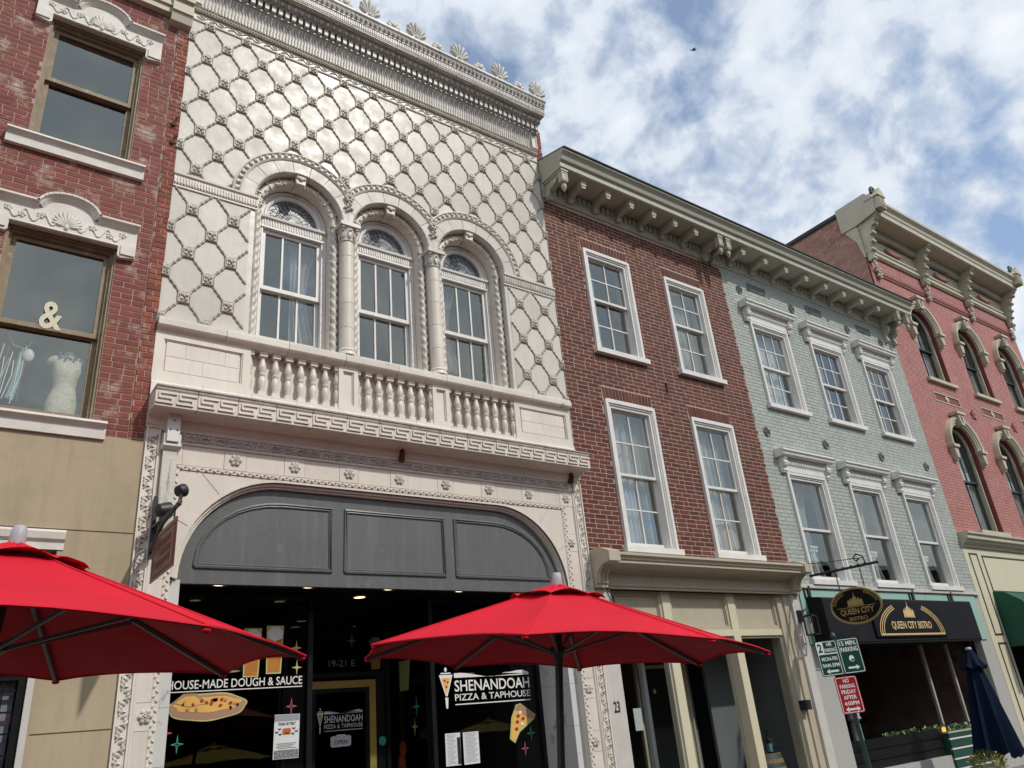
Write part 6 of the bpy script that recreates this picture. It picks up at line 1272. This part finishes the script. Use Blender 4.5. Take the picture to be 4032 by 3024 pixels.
def bistro():
    A = thing('awning', (14.25, -.15, 2.43), 'long flat black canvas awning box across the bistro front', 'awning')
    MB().prism_x([(-.006, 2.43), (-.30, 2.43), (-.325, 2.46), (-.315, 3.15), (-.30, 3.17), (-.03, 3.22)], 11.74, 16.82).build('canvas', 'awning_black', A)
    MB().box(11.74, 16.82, -.332, -.326, 2.425, 2.445).build('bottom_hem', 'near_black', A)
    for x in (11.85, 13.6, 15.2, 16.7): b = MB(); b.box(x-.03, x+.03, -.06, -.03, 3.18, 3.40); b.tube([(x-.12, -.04, 3.38), (x-.12, -.045, 3.20)], .014, 5); b.build('strut', 'black_metal', A)
    MB().tube([(11.6, -.05, 3.37), (17.7, -.05, 3.37)], .012, 5).build('rod', 'black_metal', A)
    S = thing('sign_board', (14.25, -.33, 2.53), 'rectangular black Queen City Bistro board with gold arches on the awning', 'sign'); y = -.345
    MB().box(13.05, 15.47, -.355, -.328, 2.52, 3.12).build('board', 'sign_black', S)
    q = -.3575
    b = MB(); cx, zb = 14.27, 2.57; P = lambda bb, pts: bb.prism(pts, q-.002, q+.001)
    for k, rx in enumerate((1.10, 1.04, .98)):
        for (t0, t1) in ((0, 62), (118, 180)):
            n = 10
            for j in range(n):
                a, c = R(t0+(t1-t0)*j/n), R(t0+(t1-t0)*(j+1)/n); w = .020
                P(b, [(cx+rx*math.cos(a), zb+rx*.50*math.sin(a)), (cx+rx*math.cos(c), zb+rx*.50*math.sin(c)), (cx+(rx-w)*math.cos(c), zb+(rx*.50-w*.8)*math.sin(c)), (cx+(rx-w)*math.cos(a), zb+(rx*.50-w*.8)*math.sin(a))])
    b.prism(rect(cx-1.10, cx+1.10, 2.545, 2.575), q-.003, q+.001); b.build('gold_arches', 'gold', S)
    b = MB(); logo_house(b, cx, 2.865, .19, P); b.build('gold_building', 'gold', S); letters('QUEEN CITY BISTRO', 'gold', .02, S, cx, q-.001, 2.63, 1.36, .15)
    # oval hanging sign
    O = thing('oval_sign', (11.5, -1.03, 2.65), 'oval black and gold Queen City Bistro sign hanging on chains from a twisted iron bar', 'sign')
    M = T(11.5, -1.03, 2.91, R(-90)) @ T(0, 0, 0, 0, None, R(1.5)); ELL = lambda a, c, n=44: [(a*math.cos(2*PI*t/n), c*math.sin(2*PI*t/n)) for t in range(n)]
    MB().prism(ELL(.425, .265), -.016, .016).build('board', 'sign_black', O, M=M); rim = MB(); e = ELL(.405, .248)+[ELL(.405, .248)[0]]
    rim.tube([(x, -.017, z) for x, z in e], .006, 5); rim.tube([(x, -.014, z) for x, z in ELL(.425, .265)+[ELL(.425, .265)[0]]], .010, 5); rim.build('gold_rim', 'gold_dull', O, M=M)
    P2 = lambda bb, pts: bb.prism(pts, -.019, -.0155); b = MB(); logo_house(b, 0, .010, .135, P2); b.build('gold_building', 'gold_dull', O, M=M)
    b = MB()
    for k in range(3):
        for (t0, t1) in ((12, 62), (118, 168)):
            pts = [((.385-.018*k)*math.cos(R(t0+(t1-t0)*j/8)), -.018, -.02+(.25-.012*k)*math.sin(R(t0+(t1-t0)*j/8))) for j in range(9)]; b.tube(pts, .0035, 4)
    b.box(-.32, .32, -.019, -.0155, -.02, -.012); b.build('gold_arcs', 'gold_dull', O, M=M)
    letters('QUEEN CITY', 'gold_dull', .02, O, 0, -.018, -.135, .56, .10, M); letters('BISTRO', 'gold_dull', .01, O, 0, -.018, -.215, .30, .055, M)
    b = MB(); b.tube([(11.5, -.36, 3.49), (11.5, -1.52, 3.47)], .020, 8); n = 46
    for k in range(n): y = -.45-1.0*k/n; b.tube([(11.5+.02*math.cos(k*1.1), y, 3.487+.02*math.sin(k*1.1)), (11.5+.02*math.cos((k+1)*1.1), y-1.0/n, 3.487+.02*math.sin((k+1)*1.1))], .009, 4)
    b.tube([(11.5, -1.36, 3.50), (11.5, -1.34, 3.60), (11.5, -1.24, 3.66), (11.5, -1.17, 3.60), (11.5, -1.22, 3.55), (11.5, -1.27, 3.58)], .012, 6); b.sphere((11.5, -1.54, 3.47), .028, 8, 5)
    b.tube([(11.5, -.28, 3.66), (11.5, -.36, 3.70), (11.5, -.50, 3.66), (11.5, -1.36, 3.58)], .006, 5); b.build('twisted_bar', 'black_metal', O, 50)
    for y in (-.82, -1.24):
        for k in range(7): z = 3.44-.042*k; b = MB(); b.tube([(11.5+(.012*math.cos(t*2*PI/8) if k % 2 else 0), y+(0 if k % 2 else .012*math.cos(t*2*PI/8)), z+.028*math.sin(t*2*PI/8)) for t in range(9)], .0045, 4); b.build('chain_link', 'black_metal', O)
    # wall lantern
    L = thing('wall_lantern', (11.46, -.03, 2.62), 'black glazed box lantern on the stone pilaster beside the teal panel', 'lamp'); x, y, z = 11.47, -.20, 2.60
    b = MB(); b.box(x-.05, x+.05, -.05, -.013, 2.82, 3.0); b.tube([(x, -.05, 2.95), (x, -.16, 3.0), (x, y, 2.94)], .012, 6); b.build('arm', 'black_metal', L, 40)
    b = MB()
    for sx_ in (-1, 1):
        for sy in (-1, 1): b.box(x+sx_*.075-.008, x+sx_*.075+.008, y+sy*.075-.008, y+sy*.075+.008, z, z+.28)
    for zz in (z, z+.28): b.frame(x-.083, x+.083, zz-.083+0, zz+.083, .016, 0, 0) if False else b.box(x-.085, x+.085, y-.085, y-.067, zz-.008, zz+.008); b.box(x-.085, x+.085, y+.067, y+.085, zz-.008, zz+.008); b.box(x-.085, x-.067, y-.085, y+.085, zz-.008, zz+.008); b.box(x+.067, x+.085, y-.085, y+.085, zz-.008, zz+.008)
    b.box(x-.05, x+.05, y-.05, y+.05, z+.288, z+.31); b.build('frame', 'black_metal', L)
    for (xa, ya, xb, yb) in ((-.07, -.07, .07, -.07), (-.07, -.07, -.07, .07)): MB().add([(x+xa, y+ya, z), (x+xb, y+yb, z), (x+xb, y+yb, z+.28), (x+xa, y+ya, z+.28)], [(0, 1, 2, 3)]).build('pane', 'glass_far', L)
    MB().lathe([(.018, .02), (.03, .06), (.032, .12), (.012, .17)], (x, y, z), 10).build('bulb', 'plaster_white', L, 50)
    # slatted planter with plants
    Pn = thing('planter', (15.5, .05, .15), 'green slatted planter with white strips under the bistro window', 'planter')
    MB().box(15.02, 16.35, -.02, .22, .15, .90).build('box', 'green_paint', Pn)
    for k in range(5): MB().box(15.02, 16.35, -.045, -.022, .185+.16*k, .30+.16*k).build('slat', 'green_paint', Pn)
    for k in range(5): MB().box(15.015, 16.355, -.052, -.021, .162+.16*k-.012, .162+.16*k+.014).build('strip', 'white_paint', Pn)
    MB().box(15.0, 16.37, -.06, .23, .895, .925).build('rim', 'trim_grey', Pn)
    def leaves(name, label, cat, box, n, m, s, M=None):
        rg = random.Random(n); b = MB()
        for _ in range(n):
            p = Vector((rg.uniform(box[0], box[1]), rg.uniform(box[2], box[3]), box[4]+(box[5]-box[4])*rg.random()**1.3)); d = Vector((rg.uniform(-1, 1), rg.uniform(-1, .6), rg.uniform(.1, 1))).normalized(); u = d.orthogonal().normalized(); l = s*rg.uniform(.6, 1.3); w = u*l*.38
            b.add([tuple(p), tuple(p+d*l*.5+w), tuple(p+d*l), tuple(p+d*l*.5-w)], [(0, 1, 2, 3)])
        o = b.build(name, m, None, kind='stuff'); o['label'] = label; o['category'] = cat; return o
    leaves('ivy', 'low green ivy growing along the dark slatted bulkhead under the bistro window', 'plants', (13.3, 15.0, .06, .24, .97, 1.02), 300, 'leaf', .06); leaves('dusty_plants', 'pale grey green leaves growing in the green slatted planter', 'plants', (15.15, 16.2, .04, .2, .92, 1.0), 200, 'leaf_pale', .065)
    lp = thing('tea_light', (15.06, 0, .95), 'small glowing orange tea light at the corner of the green planter', 'candle'); MB().lathe([(.025, .925), (.034, .95), (.032, .99), (.02, 1.0)], (15.08, .04, 0), 12).build('glass_cup', 'lamp_orange', lp, 50)
    Sh = thing('potted_shrub', (13.7, -1.18, .16), 'golden green round shrub in a pot at the foot of the navy umbrella', 'shrub'); MB().lathe([(.13, .16), (.19, .42), (.20, .44), (.17, .44)], (13.72, -1.2, 0), 18).build('pot', 'stone_pale', Sh, 40)
    rg = random.Random(5); b = MB()
    for _ in range(900):
        d = Vector((rg.gauss(0, 1), rg.gauss(0, 1), rg.gauss(0, 1))).normalized(); p = Vector((13.72, -1.2, .52))+Vector((d.x*.26, d.y*.26, d.z*.17))*rg.uniform(.55, 1); dd = (d+Vector((rg.uniform(-.6, .6), rg.uniform(-.6, .6), rg.uniform(-.2, .8)))).normalized(); u = dd.orthogonal().normalized()*.012; l = rg.uniform(.03, .06); b.add([tuple(p), tuple(p+dd*l*.5+u), tuple(p+dd*l), tuple(p+dd*l*.5-u)], [(0, 1, 2, 3)])
    b.build('foliage', 'leaf_gold', Sh, kind='stuff')
    St = thing('plaster_bust', (13.0, .55, .9), 'small white bust on a fluted pedestal inside the dark bistro window', 'statue'); x, y = 13.10, .50; b = MB()
    b.lathe([(.11, .88), (.11, .92), (.085, .95), (.07, 1.22), (.075, 1.25), (.12, 1.29), (.12, 1.32)], (x, y, 0), 16)
    for k in range(12): a = 2*PI*k/12; b.tube([(x+.078*math.cos(a), y+.078*math.sin(a), .96), (x+.07*math.cos(a), y+.07*math.sin(a), 1.22)], .010, 4)
    b.build('pedestal', 'plaster_white', St, 40); MB().lathe([(.10, 1.32), (.11, 1.38), (.075, 1.44), (.04, 1.47), (.045, 1.51), (.065, 1.56), (.062, 1.62), (.03, 1.66), (.001, 1.67)], (x, y, 0), 14).build('bust', 'plaster_white', St, 50)
    G = thing('green_awning', (20, 0, 2.3), 'dark green canvas awning over the pink building shopfront at the right edge', 'awning'); pr_ = [(-.012, 3.45), (-.25, 3.40), (-.52, 3.20), (-.72, 2.88), (-.82, 2.55), (-.84, 2.30), (-.80, 2.30), (-.78, 2.55), (-.68, 2.86), (-.49, 3.16), (-.23, 3.35), (-.012, 3.39)]
    MB().prism_x(pr_, 18.72, 25.3).build('canvas', 'green_canvas', G, 30); MB().prism_x(pr_[:6]+[(-.012, 2.30)], 18.70, 18.719).build('end_panel', 'green_canvas', G)
bistro()

# ================================================================== parking sign post
def parking():
    P = thing('parking_sign', (10.2, -1.42, .15), 'dark green post with two green parking plates above a red no parking plate', 'sign')
    hx = Vector((.81, -.59, 0)).normalized(); M = Matrix(((hx.x, -hx.y, 0, 10.255), (hx.y, hx.x, 0, -1.39), (0, 0, 1, .15), (0, 0, 0, 1))) @ Matrix.Rotation(R(-1.7), 4, 'Y')
    MB().lathe([(.030, 0), (.030, 2.26), (.034, 2.265), (.034, 2.28), (.030, 2.31), (.015, 2.33), (.001, 2.335)], (0, .04, 0), 14).build('post', 'galv_green', P, 40, M=M)
    def rr_(x0, x1, z0, z1, r=.02):
        o = []
        for (cx, cz, a) in ((x1-r, z0+r, -90), (x1-r, z1-r, 0), (x0+r, z1-r, 90), (x0+r, z0+r, 180)): o += [(cx+r*math.cos(R(a+t*30)), cz+r*math.sin(R(a+t*30))) for t in range(4)]
        return o
    def plate(x0, x1, z0, z1, m):
        pl = MB().prism(rr_(x0, x1, z0, z1, .028), -.004, 0).build('plate', m, P, M=M); o, i = rr_(x0+.011, x1-.011, z0+.011, z1-.011, .022), rr_(x0+.019, x1-.019, z0+.019, z1-.019, .016); b = MB(); n = len(o)
        for k in range(n): j = (k+1) % n; b.prism([o[k], o[j], i[j], i[k]], -.0055, -.0045)
        b.build('border', 'sign_white', pl, M=M); return pl
    z1, z0 = 2.235, 1.778
    def arrow(pl, x0, x1, z, both=False, left=False):
        b = MB(); h = .035
        if left or both: b.prism([(x0, z), (x0+.05, z+h), (x0+.042, z), (x0+.05, z-h)], -.0055, -.0045)
        if not left: b.prism([(x1, z), (x1-.05, z-h), (x1-.042, z), (x1-.05, z+h)], -.0055, -.0045)
        b.box(x0+(.04 if left or both else 0), x1-(0 if left else .04), -.0055, -.0045, z-.013, z+.013); b.build('arrow', 'sign_white', pl, M=M)
    L = plate(-.304, -.002, z0, z1, 'sign_green'); MB().box(-.29, -.195, -.0053, -.0045, z1-.165, z1-.02).build('white_field', 'sign_white', L, M=M); letters('2', 'sign_green', .03, L, -.245, -.0065, z1-.148, .062, .115, M); MB().box(-.29, -.015, -.0053, -.0045, z1-.178, z1-.163).build('rule', 'sign_white', L, M=M)
    letters('HR', 'sign_white', .02, L, -.105, -.0055, z1-.075, .075, .048, M); letters('PARKING', 'sign_white', .02, L, -.107, -.0055, z1-.148, .155, .048, M); letters('MON-FRI', 'sign_white', .02, L, -.15, -.0055, z1-.262, .215, .050, M); letters('9AM-5PM', 'sign_white', .02, L, -.15, -.0055, z1-.345, .235, .050, M); arrow(L, -.235, -.065, z0+.060, left=True)
    Rt = plate(.002, .304, z0, z1, 'sign_green'); letters('15 MIN.', 'sign_white', .02, Rt, .153, -.0055, z1-.095, .235, .060, M); letters('PARKING', 'sign_white', .02, Rt, .153, -.0055, z1-.175, .24, .060, M); MB().prism([(.153+.036*math.cos(t*PI/8), z0+.19+.042*math.sin(t*PI/8)) for t in range(16)], -.0053, -.0045).build('emblem', 'sign_white', Rt, M=M); MB().prism([(.13, z0+.155), (.17, z0+.16), (.186, z0+.19), (.15, z0+.185)], -.0065, -.0055).build('emblem_mark', 'sign_green', Rt, M=M); arrow(Rt, .075, .235, z0+.075)
    D = plate(-.165, .14, 1.29, 1.755, 'sign_red')
    for t, z, w in (('NO', 1.675, .08), ('PARKING', 1.605, .205), ('FRIDAY', 1.535, .20), ('AFTER', 1.465, .18), ('4:00PM', 1.392, .20)): letters(t, 'sign_white', .02, D, -.012, -.0055, z, w, .050, M)
    arrow(D, -.115, .09, 1.343, both=True)
    for (x, z) in ((-.012, 1.742), (-.012, 1.302), (-.01, z1-.012), (.0, z0+.012)): MB().sphere((x, -.006, z), (.008, .005, .008), 8, 4).build('bolt', 'trim_grey', P, M=M)
parking()

# ================================================================== things seen in windows
def window_things():
    A = link('ampersand', text_mesh('&', 'cream_paint', .02), None, T(.455, .100, 5.63, 0, (.20, 1, .31))); A['label'] = 'cream cut-out ampersand stuck on the upper glass of the lower red brick window'; A['category'] = 'sign'
    D = thing('dress_form', (.66, .34, 4.72), 'mottled cream headless torso dress form with a blue necklace in the lower left window', 'dress form'); vs = []; fs = []; n = 24
    prof = [(4.70, .125, .09, 0, 0), (4.80, .140, .10, 0, 0), (4.92, .148, .105, 0, 0), (5.02, .125, .09, .0, 0), (5.12, .098, .075, .0, 0), (5.20, .108, .085, 0, .01), (5.28, .128, .10, 0, .03), (5.34, .128, .085, 0, .015), (5.39, .145, .07, .012, 0), (5.44, .120, .055, .02, 0), (5.465, .05, .042, 0, 0), (5.50, .042, .038, 0, 0)]
    for z, rx, ry, dx, bust in prof:
        for k in range(n):
            a = 2*PI*k/n; f = bust*(math.exp(-((a-1.25*PI)/.42)**2)+math.exp(-((a-1.75*PI)/.42)**2)); notch = .03*math.exp(-((a-1.5*PI)/.25)**2) if z < 4.9 else 0; vs.append((.68+dx*math.copysign(1, math.cos(a))*abs(math.cos(a))+(rx+f*.6)*math.cos(a), .30+(ry+f-notch)*math.sin(a), z))
    for i in range(len(prof)-1):
        for k in range(n): k2 = (k+1) % n; fs.append((i*n+k, i*n+k2, (i+1)*n+k2, (i+1)*n+k))
    fs.append(tuple(range((len(prof)-1)*n, len(prof)*n))); b = MB().add(vs, fs); b.M = T(.555, .30, 5.40, 0, None, R(-38)); b.sphere((0, 0, 0), (.075, .055, .045), 10, 6); b.M = None; b.build('torso', 'torso', D, 60)
    nk = MB(); rg = random.Random(9)
    for k in range(60): a = rg.uniform(0, 2*PI); r = rg.uniform(.7, 1.25); nk.sphere((.68+.085*r*math.cos(a), .30+.07*r*math.sin(a)-.02, 5.425+rg.uniform(-.035, .035)), rg.uniform(.008, .018), 5, 3)
    nk.build('necklace', 'ribbon', D, 60)
    C = thing('hanging_garments', (.2, .3, 4.9), 'teal and white garments and cords hanging at the left of the lower window', 'clothes'); rg = random.Random(4)
    b = MB(); b.prism([(.20, 4.92), (.27, 4.90), (.30, 5.10), (.29, 5.40), (.26, 5.42), (.25, 5.15)], .26, .27); b.build('teal_scarf', 'teal_cloth', C)
    for k in range(14): x = .06+.02*k; b = MB(); b.tube([(x, .25+.01*(k % 3), 5.50-rg.uniform(0, .2)), (x-.02+rg.uniform(-.01, .03), .25, 5.15), (x-.05+rg.uniform(-.02, .03), .25, 4.85+rg.uniform(0, .15))], .006, 4); b.build('cord', ('white_paint', 'pink_dark', 'teal_cloth', 'white_paint')[k % 4], C)
    b = MB(); b.sphere((.33, .24, 5.38), (.05, .02, .07), 10, 6); b.build('white_bag', 'white_paint', C, 60); b = MB(); b.tube([(.13, .24, 5.58), (.20, .24, 5.46), (.30, .24, 5.44), (.36, .24, 5.56)], .004, 4); b.build('strap', 'white_paint', C)
    for i, (x, lab) in enumerate(((12.60, 'white fluted plaster pedestal in the left lower window of the grey building'), (14.56, 'white fluted plaster pedestal in the middle lower window of the grey building'), (16.52, 'white fluted plaster pedestal in the right lower window of the grey building'))):
        P = thing('plaster_pedestal', (x, .2, 3.53), lab, 'pedestal', 'plaster pedestals in windows'); y = .22; b = MB(); b.lathe([(.12, 3.53), (.12, 3.57), (.09, 3.61), (.066, 3.66), (.060, 4.02)], (x, y, 0), 16)
        for k in range(12): a = 2*PI*k/12; b.tube([(x+.068*math.cos(a), y+.068*math.sin(a), 3.66), (x+.060*math.cos(a), y+.060*math.sin(a), 4.02)], .010, 4)
        b.build('shaft', 'plaster_white', P, 40); c = MB(); c.lathe([(.062, 4.02), (.075, 4.05), (.09, 4.12)], (x, y, 0), 14)
        for sg in (-1, 1): c.lathe([(.04, -.07), (.04, .07)], (x+sg*.085, y, 4.09), 10, 'y')
        c.box(x-.12, x+.12, y-.09, y+.09, 4.12, 4.16); c.build('capital', 'plaster_white', P, 40)
    K = thing('cardboard_box', (10.35, .3, 3.88), 'open cardboard box and leaning white frame behind the lower right brown window', 'box')
    MB().prism([(10.22, 3.90), (10.58, 3.90), (10.60, 4.20), (10.50, 4.33), (10.34, 4.35), (10.20, 4.22)], .20, .30).build('carton', 'cardboard', K); MB().prism([(9.95, 3.90), (10.10, 3.90), (10.12, 4.28), (9.97, 4.30)], .22, .26).build('flap', 'paper', K); M = T(10.24, .19, 3.92, 0, None, R(-9)); MB().frame(-.10, .28, 0, .50, .02, 0, .012).build('leaning_frame', 'white_paint', K, M=M); MB().box(10.36, 10.41, .195, .199, 4.26, 4.33).build('tape', 'bottle_label', K)
    Bl = thing('barrel', (10.52, .50, .165), 'oak wine barrel with grey hoops behind the right shop window', 'barrel'); x, y = 10.56, .52; zt = .98; prof = [(.245, .17), (.275, .28), (.300, .45), (.305, .58), (.295, .74), (.265, .90), (.245, .98)]
    n = 22; rad = lambda z: next(a[0]+(b2[0]-a[0])*(z-a[1])/(b2[1]-a[1]) for a, b2 in zip(prof, prof[1:]) if a[1] <= z <= b2[1]+1e-6)
    for k in range(n):
        a0, a1 = 2*PI*k/n+.008, 2*PI*(k+1)/n-.008; vs = []; m = len(prof)
        for r, z in prof:
            for a in (a0, a1): vs.append((x+r*math.cos(a), y+r*math.sin(a), z))
            for a in (a1, a0): vs.append((x+(r-.02)*math.cos(a), y+(r-.02)*math.sin(a), z))
        fs = [tuple(4*i+j if q == 0 else 0 for q in ()) for i in ()]
        for i in range(m-1):
            for j in range(4): j2 = (j+1) % 4; fs.append((4*i+j, 4*i+j2, 4*i+4+j2, 4*i+4+j))
        fs += [(0, 1, 2, 3), (4*m-4, 4*m-3, 4*m-2, 4*m-1)]; MB().add(vs, fs).build('stave', 'barrel_wood', Bl)
    for (za, zb) in ((.91, .975), (.80, .85), (.66, .70), (.44, .48), (.30, .35), (.18, .24)): MB().lathe([(rad(za)+.003, za), (rad(zb)+.003, zb)], (x, y, 0), 28, cap=False).build('hoop', 'hoop', Bl, 40)
    MB().lathe([(.001, .962), (.228, .962)], (x, y, 0), 24, cap=False).build('head', 'barrel_wood', Bl)
    W = thing('wine_bottle', (10.56, .48, .965), 'dark wine bottle with a blue label standing on the barrel', 'bottle'); MB().lathe([(.037, .965), (.038, 1.14), (.030, 1.18), (.014, 1.21), (.013, 1.28), (.016, 1.285), (.016, 1.30)], (10.60, .42, 0), 16).build('glass', 'bottle', W, 50); MB().lathe([(.0388, 1.0), (.0388, 1.11)], (10.60, .42, 0), 16, cap=False).build('paper_label', 'bottle_label', W, 50)
    for x, lab in ((10.45, 'empty wine glass to the left of the bottle on the barrel'), (10.70, 'empty wine glass to the right of the bottle on the barrel')):
        G = MB().lathe([(.032, .966), (.032, .969), (.004, .973), (.004, 1.05), (.02, 1.06), (.036, 1.09), (.038, 1.12), (.030, 1.17)], (x, .44, 0), 16, cap=False).build('wine_glass', 'glass_far', None, 50, label=lab, category='glass', group='wine glasses on the barrel')
    bd = thing('bird', (16.9, 2.71, 21.17), 'small dark bird flying in the cloudy sky above the eave', 'bird', M=T(16.9, 2.71, 21.17, R(60), (.6, .6, .6), R(-25))); b = MB(); b.sphere((0, 0, 0), (.05, .13, .045), 8, 6); b.sphere((0, -.13, .02), (.03, .04, .03), 6, 4)
    for sg in (-1, 1): b.add([(0, -.06, .02), (sg*.13, -.07, .07), (sg*.27, .02, .02), (sg*.12, .05, .05), (0, .06, .02)], [(0, 1, 2, 3, 4)])
    b.add([(-.02, .1, 0), (.02, .1, 0), (.05, .22, 0), (-.05, .22, 0)], [(0, 1, 2, 3)]); b.build('body', 'near_black', bd, 60, M=WM[bd])
window_things()

# ================================================================== across the street (seen in the shop glass)
def across():
    for (x0, x1, h, m, lab) in ((-14, -2.5, 9.0, 'brick_far', 'brick row building across the street, mirrored faintly at the left of the shop glass'), (-2.4, 9, 10.0, 'brick_far', 'dark brick building across the street, mirrored in the middle of the shop glass'), (9.1, 22, 8.6, 'brick_far', 'red brick building across the street, mirrored in the right shop window'), (22.1, 44, 9.5, 'brick_far', 'long dark building across the street, mirrored at the left of the bistro window'), (44.1, 72, 9.5, 'brick_far', 'far dark building across the street, mirrored in the middle of the bistro window'), (72.1, 120, 10.5, 'brick_far', 'farthest dark building across the street, mirrored at the right of the bistro window')):
        B = thing('opposite_building', ((x0+x1)/2, -25, 0), lab, 'building', 'buildings across the street'); n = int((x1-x0)/2.6); ops = []
        for k in range(n):
            c = x0+(x1-x0)*(k+.5)/n
            for z in (3.9, 6.5): ops.append(rect(c-.5, c+.5, z, z+1.6))
            ops.append(rect(c-1.0, c+1.0, .5, 2.7))
        MB().plate(rect(x0, x1, 0, h), ops, -22.0, -22.3).build('wall', m, B); MB().box(x0, x1, -30, -22.9, 0, h).build('body', 'dark_room', B); MB().box(x0, x1, -22.4, -21.7, h, h+.3).build('cornice', 'trim_tan', B)
    for c, lab in (((6.2, -12.0, 1.58), 'yellow umbrella across the street, mirrored in the left shop window'), ((14.6, -12.4, 1.62), 'yellow umbrella across the street, mirrored in the right shop window')): umbrella(lab, c, (.0, .0, 1), .3, .42, 1.5, 5, 'yellow_canvas', 'yellow_umbrella', 'yellow umbrellas across the street')
across()
